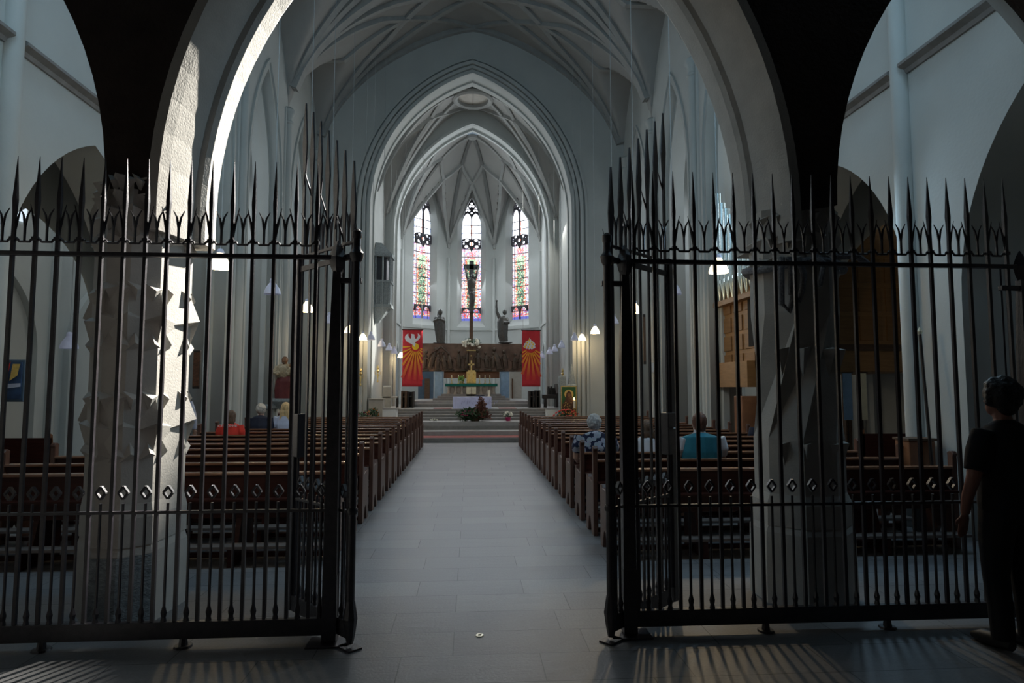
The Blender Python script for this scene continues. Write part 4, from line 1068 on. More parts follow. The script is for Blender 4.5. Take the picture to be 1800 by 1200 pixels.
mb.tube([(.0, -.2, b0+.5*H_), (.06, -.2, b0+.42*H_), (.1, -.19, b0+.33*H_)], [.1, .09, .03], 8)
mb.box(-.06, -.16, b0-.03, .1, -.02, b0+.03)
remesh(mb, 'corpus', 'bronzefig', r, .014, 2)
p = W(829, 600, 26.6)
r = empty('flower_wreath', (p.x, 27.05, p.z), 'wreath of white flowers round the crucifix pole', 'wreath')
mb = MB(); rnd = random.Random(2)
for k in range(46):
    a_ = rnd.uniform(0, 2*pi); rr = rnd.uniform(.2, .38); mb.ball((rr*cos(a_), rr*.7*sin(a_), rnd.uniform(-.12, .12)-.1*(rr > .33)), rnd.uniform(.035, .065), 6)
mb.build('white_blooms', 'flowerw', r, True); mb = MB(); leaves(mb, (0, 0, 0), (.4, .28, .13), 160, .1, 5); mb.build('greenery', 'leaf', r)

# ---- bronze statues on the beam
def robe(mb, prof, n=16, fold=.06, seed=1, sy=.75):
    rings = []
    for z, rx, ox in prof:
        rings.append([(ox+rx*(1+fold*sin(7*t+seed+z*2)+fold*.5*sin(11*t+seed*2))*cos(t), rx*sy*(1+fold*sin(7*t+seed+z*2))*sin(t), z) for t in [2*pi*k/n for k in range(n)]])
    mb.loft(rings)
beam_top = W(735, 603, 27.4).z
p = W(772, 603, 27.5); sH = W(772, 543, 27.5).z-p.z
r = empty('bronze_statue', (p.x, 27.54, beam_top), 'draped bronze figure with bowed head standing left on the relief beam', 'statue')
mb = MB(); robe(mb, [(0, .17, .06), (.25*sH, .21, .04), (.5*sH, .24, .02), (.66*sH, .25, -.0), (.77*sH, .20, 0), (.83*sH, .08, .02)], 28, .07, 1)
mb.ball((.04, -.08, .92*sH), .12, 12, (.9, 1, 1.15))
for s in (-1, 1): mb.tube([(s*.15, 0, .77*sH), (s*.22, -.08, .64*sH), (s*.03, -.22, .72*sH)], [.075, .07, .05], 8)
mb.tube([(.03, -.05, .97*sH), (.0, .06, .92*sH), (0, .1, .8*sH)], [.07, .10, .12], 8)
remesh(mb, 'figure', 'bronzefig', r, .018, 2); MB().box(-.25, -.18, 0, .25, .18, .03).build('plinth', 'bronzefig', r)
p = W(884, 603, 27.5); sH = W(884, 545, 27.5).z-beam_top
r = empty('bronze_statue', (p.x, 27.54, beam_top), 'draped bronze figure with one arm raised high on the relief beam', 'statue')
mb = MB(); robe(mb, [(0.05, .18, .05), (.25*sH, .22, .0), (.5*sH, .24, 0), (.66*sH, .24, 0), (.77*sH, .19, 0), (.83*sH, .08, .04)], 28, .08, 4)
mb.ball((.08, -.05, .94*sH), .115, 12, (.9, 1, 1.15))
mb.tube([(-.15, 0, .78*sH), (-.27, -.02, .95*sH), (-.29, -.02, 1.12*sH), (-.28, -.03, 1.25*sH)], [.09, .07, .055, .04], 8)
mb.ball((-.28, -.03, 1.28*sH), .06, 8); mb.tube([(.15, 0, .77*sH), (.24, -.10, .62*sH), (.02, -.23, .62*sH)], [.085, .08, .05], 8)
remesh(mb, 'figure', 'bronzefig', r, .018, 2); mb = MB(); mb.ball((.1, -.12, .05), .3, 10, (1.1, .5, .2)); mb.build('plinth', 'bronzefig', r, True)

# ---- banners
def banner(px0, py0, px1, py1, Y, label, kind):
    a, b = W(px0, py0, Y), W(px1, py1, Y); w = (b.x-a.x)/2; h = a.z-b.z; cx = (a.x+b.x)/2
    r = empty('banner', (cx, Y, b.z), label, 'banner', group='red hanging banners either side of the altar')
    mb = MB(); nx_, nz_ = 10, 16
    vs = [(-w+2*w*i/nx_, .012*sin(i*1.1+j*.2), h*j/nz_) for j in range(nz_+1) for i in range(nx_+1)]
    mb.add(vs, [(j*(nx_+1)+i, j*(nx_+1)+i+1, (j+1)*(nx_+1)+i+1, (j+1)*(nx_+1)+i) for j in range(nz_) for i in range(nx_)])
    cl_ = mb.build('cloth', 'red', r, True); md = cl_.modifiers.new('sol', 'SOLIDIFY'); md.thickness = .008
    mb = MB(); mb.tube([(-w-.03, 0, h), (w+.03, 0, h)], .018, 8); mb.build('rod', 'darkwood', r)
    mb = MB(); 
    for s in (-1, 1): mb.tube([(s*w*.9, 0, h), (s*w*.9, 0, 11.3-b.z)], .006, 4)
    mb.build('cord', 'cord', r)
    def add(poly, mt, nm, y): MB().prism(poly, y, y-.006).build(nm, mt, r)
    sx, sz = (.30*w, h*.70) if kind == 'dove' else (-.05*w, h*.68)
    mb = MB(); 
    angs = [-88, -66, -48, -34, -22, -11, 0, 11, 22, 34, 50, 68] if kind == 'dove' else [-62, -44, -30, -18, -6, 6, 18, 30, 44, 62]
    for k, a_ in enumerate(angs):
        d = R_(a_); dv = Vector((sin(d), -cos(d))); pn = Vector((dv.y, -dv.x))
        tmax = 9.
        if dv.x > .01: tmax = min(tmax, (w*.97-sx)/dv.x)
        if dv.x < -.01: tmax = min(tmax, (-w*.97-sx)/dv.x)
        if dv.y < -.01: tmax = min(tmax, (sz-.12*h)/-dv.y)
        t0 = .20 if kind == 'dove' else .19
        if tmax < t0+.05: continue
        wd0, wd1 = .014, .014+.042*tmax
        p_ = Vector((sx, sz))
        q = [p_+dv*t0+pn*wd0, p_+dv*tmax+pn*wd1, p_+dv*tmax-pn*wd1, p_+dv*t0-pn*wd0]
        mb.prism([(v.x, v.y) for v in q], -.02, -.026)
    mb.build('rays', 'rays', r)
    if kind == 'dove':
        add(circ(sx, sz, .34*w, 28), 'sun', 'sun_disc', -.03)
        k_ = w/50.*1.06
        D = [(61, 24), (58, 33), (63, 45), (59, 52), (67, 60), (76, 68), (82, 78), (83, 88), (78, 98), (71, 103), (73, 95), (72, 86), (67, 76), (62, 72), (57, 84), (55, 98), (40, 100), (42, 92), (41, 80), (38, 73), (31, 80), (27, 90), (27, 102), (19, 97), (12, 86), (11, 74), (16, 62), (27, 52), (42, 45), (52, 35)]
        D2 = [((x-50)*k_*1.0+.0*w, h*.70+(z-30)*k_*.86) for x, z in D]
        D2 = [(x+.06*w, z) for x, z in D2]
        flat('dove', D2, [], .006, 'dove', Matrix.Translation((0, -.042, 0)), r)
    else:
        FL = [(38, 0), (46, 8), (50, -3), (58, 5), (66, -2), (76, 6), (84, 8), (88, 20), (82, 28), (88, 40), (82, 56), (72, 66), (74, 74), (66, 70), (60, 86), (52, 100), (50, 84), (40, 72), (30, 66), (34, 58), (22, 48), (24, 36), (16, 26), (22, 12), (30, 8)]
        k_ = w/50.
        flat('flame_shape', [((x-58)*k_*.95-.1*w, h*.66+z*k_*.62) for x, z in FL], [], .006, 'dove', Matrix.Translation((0, -.034, 0)), r)
        mb = MB()
        for x, z in ((52, 75), (40, 56), (66, 56), (34, 34), (54, 40), (74, 40), (46, 16), (68, 16), (28, 18)):
            X, Z = (x-58)*k_*.95-.1*w, h*.66+z*k_*.62; s = .05*w/.37
            mb.prism([(X, Z+s*1.4), (X-s*.7, Z), (X-s*.4, Z-s*.6), (X+s*.4, Z-s*.6), (X+s*.7, Z)], -.04, -.045)
        mb.build('flame_drops', 'sun', r)
banner(708, 579, 742, 679, 24.4, 'red banner with a white dove, yellow sun and orange rays', 'dove')
banner(917.5, 580, 950, 679, 24.4, 'red banner with a white flame cluster and orange rays', 'flame')

# ---- stone tribune on the left chancel wall
a, b = W(652, 437, 23.6), W(682, 541, 23.6)
r = empty('stone_tribune', (AX-3.66, 23.9, b.z), 'grey carved stone tribune bracketed high on the left chancel wall', 'tribune')
h = a.z-b.z; wd = .62; dp = .55
def tri(z0, z1, k0, k1, mt, nm): MB().loft([[(0, -dp*k0, z0), (wd*k0, -dp*.7*k0, z0), (wd*k0, dp*.7*k0, z0), (0, dp*k0, z0)], [(0, -dp*k1, z1), (wd*k1, -dp*.7*k1, z1), (wd*k1, dp*.7*k1, z1), (0, dp*k1, z1)]]).build(nm, mt, r)
tri(-.55, 0, .2, .85, 'rough', 'corbel'); tri(0, .12, 1.05, 1.05, 'rough', 'base_moulding'); tri(.12, h*.42, .95, .95, 'rough', 'parapet'); tri(h*.42, h*.46, 1.02, 1.02, 'rough', 'rail')
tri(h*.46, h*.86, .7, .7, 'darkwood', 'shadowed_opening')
mb = MB()
for x, y in ((wd*.92, -dp*.62), (wd*.92, dp*.62), (wd*.92, 0), (.05, -dp*.9), (wd*.5, -dp*.78)): mb.tube([(x, y, h*.46), (x, y, h*.86)], .035, 6)
for q in range(4): mb.tube([(.1+q*.14, -dp*.93+q*.045, .14), (.1+q*.14, -dp*.93+q*.045, h*.42)], .02, 5)
mb.build('colonnettes', 'rough', r)
tri(h*.86, h*.92, 1.05, 1.05, 'rough', 'cornice'); tri(h*.92, h*1.12, 1.0, .35, 'rough', 'roof')

# ---- furniture in the sanctuary
def chair_block(px0, py0, px1, py1, Y, label, mt, name='choir_stall'):
    a, b = W(px0, py0, Y), W(px1, py1, Y); w = (b.x-a.x)/2; h = a.z-.905; r = empty(name, ((a.x+b.x)/2, Y, .905), label, 'stall')
    MB().box(-w, 0, 0, -w+.06, .5, h).bevel('side_panel', mt, .01, r); MB().box(w-.06, 0, 0, w, .5, h).bevel('side_panel', mt, .01, r)
    MB().box(-w, .45, 0, w, .5, h*.98).build('backrest', mt, r); MB().box(-w+.05, .05, .4, w-.05, .45, .44).build('seat', mt, r); return r
chair_block(705, 687, 714, 716, 24.0, 'brown wooden stall side under the dove banner', 'brownwood')
chair_block(716, 688, 727, 716, 24.3, 'black wooden stall just right of the brown one under the dove banner', 'darkwood')
chair_block(930, 687, 939, 716, 24.0, 'black wooden stall under the flame banner', 'darkwood')
chair_block(941, 686, 950, 716, 24.0, 'black wooden stall between the flame banner and the black console', 'darkwood')
a, b = W(673, 690, 23.9), W(698, 717, 23.9)
r = empty('armchair', ((a.x+b.x)/2, 23.9, .905), 'beige and brown high-backed chair behind the white parapet', 'chair'); w = (b.x-a.x)/2
MB().prismx([(0, 0), (.1, 0), (.1, .85), (0, .8)], -w, -w+.3).bevel('backrest', 'beige', .01, r); MB().box(-w, 0, .38, w, .5, .44).bevel('seat', 'beige', .01, r)
for x, y in ((-w, .02), (w-.05, .02), (-w, .44), (w-.05, .44)): MB().box(x, y, 0, x+.05, y+.05, .38).build('leg', 'darkwood', r)
a, b = W(955, 688, 23.9), W(983, 717, 23.9)
r = empty('organ_console', ((a.x+b.x)/2, 23.9, .905), 'black organ console beside the flame banner', 'console'); w = (b.x-a.x)/2
MB().box(-w, 0, .35, w*.6, .5, .5).bevel('keyboard_case', 'darkwood', .01, r); MB().prismx([(0, 0), (.55, 0), (.55, .9), (.3, .92), (0, .55)], w*.6, w).bevel('side_panel', 'darkwood', .01, r)
MB().box(-w+.06, .05, 0, -w+.14, .45, .35).build('leg', 'darkwood', r); MB().box(-w*.3, .4, .5, w*.6, .5, .75).build('music_desk', 'darkwood', r)
for dx in (-w*.2, w*.15): MB().box(dx-.04, .3, .5, dx+.04, .36, .82).build('reading_light', 'darkwood', r)

# ---- icon picture with flowers and candle on the right
a, b = W(986, 678, 21.2), W(1014, 735, 21.2); w = (b.x-a.x)/2; h = a.z-b.z
r = empty('icon_painting', ((a.x+b.x)/2, 21.2, b.z), 'gold framed devotional painting of a haloed dark figure on green ground', 'painting')
MB().box(-w, 0, 0, w, .04, h).bevel('frame', 'gold', .008, r); MB().box(-w+.035, -.01, .035, w-.035, .0, h-.035).build('green_ground', 'icongreen', r)
MB().prism(circ(0, h*.74, w*.58, 24), -.012, -.02).build('large_halo', 'goldp', r); MB().prism(circ(w*.58, h*.55, w*.28, 20), -.021, -.026).build('small_halo', 'goldp', r)
MB().prism([(-w*.85, .05), (w*.85, .05), (w*.85, h*.40), (w*.5, h*.55), (w*.3, h*.78), (0, h*.86), (-w*.32, h*.78), (-w*.5, h*.55), (-w*.85, h*.42)], -.027, -.03).build('robed_shape', 'iconbrown', r)
MB().prism([(x*.75, z) for x, z in circ(0, h*.72, w*.26, 16)], -.031, -.034).build('face_shape', 'iconface', r)
MB().prism([(x, z) for x, z in circ(w*.55, h*.52, w*.13, 12)], -.031, -.034).build('small_face_shape', 'iconface', r)
mb = MB(); rnd = random.Random(8)
for _ in range(60): 
    x = rnd.uniform(-.75, .75)*w; z = rnd.uniform(.08, .5)*h; mb.prism(circ(x, z, .012, 6), -.031, -.036)
mb.build('gilt_dots', 'goldp', r)
struct(MB().box(a.x-.1, 21.1, .41, b.x+.3, 21.7, b.z-.0).build('trim_50', 'beige'))
p = W(1010, 735, 20.9)
r = empty('altar_candle', (p.x, 20.95, .41), 'tall lit candle on a brass stand before the gold framed painting', 'candle')
hz = W(1010, 717, 20.9).z-.41
MB().lathe([(.1, 0), (.1, .02), (.02, .05), (.02, hz-.05), (.06, hz-.02), (.06, hz)], 10).build('stand', 'gold', r, True); MB().lathe([(.04, hz), (.04, hz+.26), (.01, hz+.27)], 12).build('candle_body', 'wax', r, True)
MB().lathe([(.005, hz+.27), (.018, hz+.30), (.003, hz+.36)], 8).build('flame', 'flame', r, True)
p = W(995, 735, 20.8)
r = empty('flower_arrangement', (p.x, 20.7, .28), 'mass of red and orange flowers below the gold framed painting', 'arrangement')
hz = W(995, 728, 20.7).z-.28
mb = MB(); leaves(mb, (0, 0, hz*.5), (.45, .25, hz*.7), 500, .12, 31); mb.build('greenery', 'leaf', r)
mb = MB(); petals(mb, (0, 0, hz*.75), (.45, .25, hz*.55), 70, .035, 32); mb.build('red_blooms', 'flowerr', r)
mb = MB(); petals(mb, (.05, 0, hz*.6), (.42, .25, hz*.5), 50, .03, 33); mb.build('orange_blooms', 'flowero', r)
mb = MB(); petals(mb, (.0, -.1, hz*.35), (.6, .2, hz*.3), 40, .04, 34); mb.build('lilac_blooms', 'linen', r)
# pinnacle
p, q = W(1003, 690, 22.0), W(1004, 640, 22.0)
r = empty('stone_pinnacle', (p.x-.0, 21.78, .41), 'small Gothic stone pinnacle against the right chancel jamb', 'pinnacle')
h = q.z-.41; MB().lathe([(.16, 0), (.16, h*.62), (.2, h*.64), (.15, h*.66), (.02, h)], 8).build('spire', 'rough', r)
MB().box(-.45, -.12, 0, -.2, .12, h*.8).bevel('side_turret', 'rough', .03, r)
# wall candelabra
for px, py, Y, lab in ((664, 655, 23.4, 'gilt wall sconce under the tribune'), (634, 660, 21.9, 'gilt standing sconce against the left chancel jamb'), (989, 660, 23.3, 'gilt wall sconce behind the pinnacle')):
    p = W(px, py, Y); r = empty('wall_sconce', p, lab, 'sconce'); r.scale = (.7, .7, .8)
    mb = MB(); mb.lathe([(.02, -.45), (.05, -.4), (.02, -.3), (.06, -.1), (.02, 0), (.09, .08), (.03, .14), (.07, .22), (.01, .35)], 8); mb.build('stem', 'gold', r, True)
    mb = MB(); 
    for s in (-1, 1): mb.tube([(0, 0, -.05), (s*.12, 0, -.1), (s*.15, 0, .05)], .012, 5)
    mb.build('arm', 'gold', r)

# ---- statue on bracket (left pier)
p, q = W(498, 700, 17.9), W(498, 629, 17.9)
r = empty('painted_statue', (p.x+.02, 17.9, p.z), 'painted bearded statue in a gold tunic and red robe holding a child', 'statue')
H_ = q.z-p.z
mb = MB(); robe(mb, [(0.0, .24, 0), (.2*H_, .25, .0), (.42*H_, .25, .03), (.55*H_, .2, .03)], 26, .09, 2); remesh(mb, 'red_robe', 'robe_red', r, .018, 1)
mb = MB(); robe(mb, [(.5*H_, .2, .02), (.66*H_, .24, 0), (.76*H_, .23, 0), (.83*H_, .17, 0), (.86*H_, .07, 0)], 26, .05, 2)
for s in (-1, 1): mb.tube([(s*.2, 0, .78*H_), (s*.27, -.08, .63*H_), (s*.12, -.22, .60*H_)], [.08, .07, .05], 8)
remesh(mb, 'gold_tunic', 'robe_gold', r, .018, 1)
mb = MB(); mb.tube([(0, 0, .84*H_), (0, -.02, .89*H_)], .06, 8); mb.ball((0, -.03, .93*H_), .095, 12, (.85, .95, 1.2)); mb.ball((.22, -.15, .80*H_), .065, 10, (.9, .9, 1.15)); mb.tube([(0, -.12, .93*H_), (0, -.14, .92*H_)], .012, 6); remesh(mb, 'heads', 'iconface', r, .012, 1)
mb = MB(); mb.ball((0, .0, .955*H_), .10, 10, (.95, .9, 1)); mb.tube([(0, -.1, .89*H_), (0, -.12, .84*H_)], [.05, .02], 8); mb.ball((.22, -.13, .83*H_), .062, 8); remesh(mb, 'hair_and_beard', 'hairbrown', r, .012, 1)
mb = MB(); robe(mb, [(.60*H_, .09, .2), (.70*H_, .10, .22), (.77*H_, .06, .22)], 16, .04, 5); mb.v = [(x, y-.16, z) for x, y, z in mb.v]; remesh(mb, 'child_figure', 'robe_gold', r, .015, 1)
MB().lathe([(.08, -.35), (.3, -.12), (.34, -.08), (.34, 0)], 12).build('bracket', 'rough', r, True)
mb = MB(); mb.tube([(0, 0, -.2), (-.6, 0, -.25)], .08, 6); mb.build('bracket_arm', 'rough', r)

# ---- pictures and signs
def framed(px0, py0, px1, py1, Y, label, mt, name='framed_picture', cat='picture', fr='darkwood'):
    a, b = W(px0, py0, Y), W(px1, py1, Y); w = (b.x-a.x)/2; h = a.z-b.z; r = empty(name, ((a.x+b.x)/2, Y, b.z), label, cat)
    MB().box(-w, 0, 0, w, .05, h).bevel('frame', fr, .01, r); MB().box(-w*.82, -.012, h*.06, w*.82, 0, h*.94).build('picture', mt, r); return r
framed(340, 615, 350, 683, 11.05+1.2, 'narrow dark panel painting on the aisle pier behind the sunlit pillar', 'iconbrown')
r = framed(1, 632, 40, 706, 7.9, 'colourful abstract painting hanging in the left side aisle', 'painting_a', 'abstract_painting', 'painting', 'bluegrey')
a, b = W(1, 632, 7.9), W(40, 706, 7.9); w = (b.x-a.x)/2; h = a.z-b.z
MB().prism([(-w*.8, h*.6), (-w*.1, h*.95), (-w*.3, h*.55)], -.014, -.018).build('red_shape', 'flowerr', r)
MB().prism([(-w*.1, h*.5), (w*.5, h*.62), (w*.7, h*.9), (w*.1, h*.9)], -.014, -.018).build('yellow_shape', 'goldp', r)
MB().prism([(-w*.8, h*.3), (w*.8, h*.36), (w*.8, h*.44), (-w*.8, h*.42)], -.014, -.018).build('pale_shape', 'paleblue', r)
framed(1130, 552, 1136, 640, 18.0, 'narrow brown wooden panel on the right pier', 'brownwood', 'wooden_plaque', 'plaque')
framed(1141, 637, 1156, 655, 17.95, 'white notice sheet on the right pier', 'white', 'notice_sheet', 'notice', 'white')

# ================================================================== ORGAN
r = empty('pipe_organ', (AX+7.6, 13.6, 2.0), 'pipe organ with orange oak panelled case and tin pipes in the right aisle', 'organ')
x0, x1, y0, y1 = -1.75, 1.7, -1.7, 1.4
MB().box(x0, y0, 0, x1, y1, 3.0).bevel('case', 'organwood', .02, r)
mb = MB()
for k in range(6):
    for q in range(4):
        xx = x0+.12+k*.56; zz = .62+q*.58; mb.box(xx, y0-.03, zz, xx+.46, y0, zz+.48)
for k in range(5):
    for q in range(4):
        yy = y0+.12+k*.58; zz = .1+q*.42; mb.box(x0-.03, yy, zz, x0, yy+.46, zz+.33)
mb.build('panels', 'organdark', r)
MB().box(x0-.05, y0-.06, .42, x1, y0, .54).build('base_moulding', 'brownwood', r)
mb = MB(); mb.box(x0-.2, y0+.7, -.3, x0, y1, 0.25); mb.build('console_shelf', 'organwood', r)
MB().box(x0-.04, y0+.35, .55, x0, y0+.95, 1.6).build('dark_opening', 'hole', r)
for k in range(13):
    yy = y0+.13+k*.235; hh = [3.4, 3.1, 2.8, 2.4, 2.2, 2.0, 1.9, 2.1, 2.3, 2.6, 2.9, 3.2, 3.4][k]
    mb = MB(); zb_ = 1.65; mb.lathe([(.015, zb_), (.075, zb_+.35), (.08, zb_+.4), (.08, zb_+hh)], 12, (x0-.10, yy, 0)); mb.box(x0-.19, yy-.04, zb_+.42, x0-.17, yy+.04, zb_+.5); mb.build('pipe', 'pipe', r, True)
for k in range(10):
    xx = x0+.25+k*.3; mb = MB(); mb.lathe([(.015, 2.95), (.07, 3.2), (.07, 3.9+.15*(k % 3))], 10, (xx, y0+.15, 0)); mb.build('pipe', 'pipe', r, True)
MB().box(x0-.22, y0, 1.55, x0, y1, 1.66).build('pipe_shelf', 'organwood', r)
mb = MB()
for x, y in ((x0+.1, y0+.1), (x1-.2, y0+.1), (x0+.1, y1-.2), (x1-.2, y1-.2)): mb.box(x, y, -2, x+.14, y+.14, 0)
mb.build('post', 'brownwood', r)
# things below the organ
a = W(1303, 742, 12.6)
r = empty('oak_cupboard', (a.x+.25, 12.3, 0), 'orange oak cupboard standing below the pipe organ', 'cupboard')
hh = W(1303, 696, 12.4).z; MB().box(-.35, 0, .05, .75, .4, hh).bevel('body', 'orangewood', .01, r); MB().box(-.33, -.02, .1, .18, 0, hh-.06).bevel('door', 'orangewood', .006, r); MB().box(.2, -.02, .1, .73, 0, hh-.06).bevel('door', 'orangewood', .006, r)
p = W(1488, 740, 11.4)
for k, (px, mt, lab) in enumerate(((1486, 'bluewall', 'narrow blue cloth banner hanging below the organ case'), (1512, 'cream', 'narrow cream cloth banner hanging below the organ case'))):
    a, b = W(px, 655, 11.75), W(px+9, 738, 11.75)
    r = empty('cloth_banner', ((a.x+b.x)/2, 11.75, b.z), lab, 'banner'); MB().box(-.09, 0, 0, .09, .02, a.z-b.z).bevel('cloth', mt, .004, r); mb = MB(); mb.tube([(-.12, .01, a.z-b.z), (.12, .01, a.z-b.z)], .015, 6); mb.tube([(0, .03, -b.z+.02), (0, .03, a.z-b.z)], .012, 6); mb.build('pole', 'darkwood', r)
# aisle benches and chairs
def bench(x, y, L, label, name='aisle_bench'):
    r = empty(name, (x, y, 0), label, 'bench')
    for xx in (-L/2, L/2-.05): MB().prismx([(0, 0), (.4, 0), (.4, .55), (.1, .58), (.05, .95), (0, .97)], xx, xx+.05).bevel('end_panel', 'orangewood', .006, r, 1)
    MB().box(-L/2, .02, .45, L/2, .4, .48).build('seat', 'wood', r); MB().box(-L/2, .0, .5, L/2, .03, .9).build('backrest', 'wood', r); return r
for sd, nm in ((-1, 'left'), (1, 'right')):
    for k, (yy, L, off) in enumerate(((8.6, 1.5, 7.35), (9.5, 1.3, 7.6), (10.4, 1.5, 7.4))):
        bench(AX+sd*off, yy, L, '%s dark bench with orange ends in the %s side aisle' % (['nearest', 'middle', 'farthest'][k], nm))
    mb = MB(); 
# confessional-like dark panelling along aisle wall
for sd, nm in ((-1, 'left'), (1, 'right')):
    for ya, yb, wn in ((2.3, 7.33, 'nearer'), (7.87, 11.03, 'farther')):
        r = empty('dark_panelling', (AX+sd*9.45, ya, 0), '%s length of dark wooden panelling low on the %s aisle wall' % (wn, nm), 'panelling')
        MB().box(-.08, 0, 0, .08, yb-ya, 1.25).build('panelling_board', 'darkwood', r); MB().box(-.12, 0, 1.25, .12, yb-ya, 1.3).build('capping', 'darkwood', r)
p = WX(1652, 795, 5.2)
r = empty('wooden_box', (AX+5.25, 7.1, 0), 'brown wooden offertory box by the right pilaster', 'box'); hh = W(1650, 776, 7.0).z
MB().box(-.16, 0, hh-.32, .16, .25, hh).bevel('box_body', 'orangewood', .01, r); MB().box(-.05, .08, 0, .05, .16, hh-.32).build('box_post', 'darkwood', r); MB().box(-.18, -.02, hh, .18, .27, hh+.03).bevel('lid', 'brownwood', .005, r)
# carved holy-water stoup under the pilaster and processional poles
p = W(1632, 650, 7.0)
r = empty('processional_pole', (AX+5.28, 6.95, 0), 'long dark pole leaning against the right wall beside the pilaster', 'pole')
mb = MB(); mb.tube([(0, 0, 0), (.08, .25, 2.35)], .018, 8); mb.build('shaft', 'darkwood', r); mb = MB(); mb.lathe([(.018, 2.33), (.03, 2.37), (.0, 2.43)], 8, (.08, .25, 0)); mb.build('tip', 'brass', r)

# ================================================================== PEOPLE
def hand(mb, c, d, side, s=1.0):
    """palm and five fingers, c = wrist, d = pointing direction"""
    c = Vector(c); d = Vector(d).normalized(); u = d.cross(Vector((0, 0, 1))); u = (u.normalized() if u.length > .1 else Vector((1, 0, 0)))*side; n_ = u.cross(d)*side
    mb.tube([c, c+d*.04*s, c+d*.085*s], [.026*s, .04*s, .038*s], 8, ell=.5, up=u)
    for k, L in enumerate((.058, .07, .066, .05)):
        b = c+d*.082*s+u*(.030-.020*k)*s; mb.tube([b-d*.02*s, b+d*L*.5*s-n_*.004, b+d*L*.85*s-Vector((0, 0, .014))*s, b+d*L*s-Vector((0, 0, .026))*s], [.0095*s, .009*s, .0085*s, .006*s], 6)
    b = c+d*.03*s+u*.032*s; mb.tube([b-u*.01, b+u*.022*s+d*.025*s, b+u*.026*s+d*.055*s], [.012*s, .010*s, .007*s], 6)
def head_parts(mb, h, s=1.0):
    x, y, z = h
    mb.ball((x, y, z+.01), .098*s, 14, (.80, .98, 1.15)); mb.ball((x, y+.03*s, z-.05*s), .07*s, 12, (.85, .95, 1.0))
    mb.tube([(x, y+.085*s, z+.02*s), (x, y+.112*s, z-.015*s), (x, y+.09*s, z-.025*s)], [.008, .015*s, .01], 6)       # nose
    mb.tube([(x-.022*s, y+.088*s, z-.052*s), (x, y+.098*s, z-.052*s), (x+.022*s, y+.088*s, z-.052*s)], .008*s, 6)      # lips
    for q in (-1, 1):
        mb.ball((x+q*.030*s, y+.078*s, z+.018*s), .014*s, 8)                                                         # eyes
        mb.ball((x+q*.080*s, y-.005, z-.005), .026*s, 8, (.4, .7, 1.2))                                              # ears
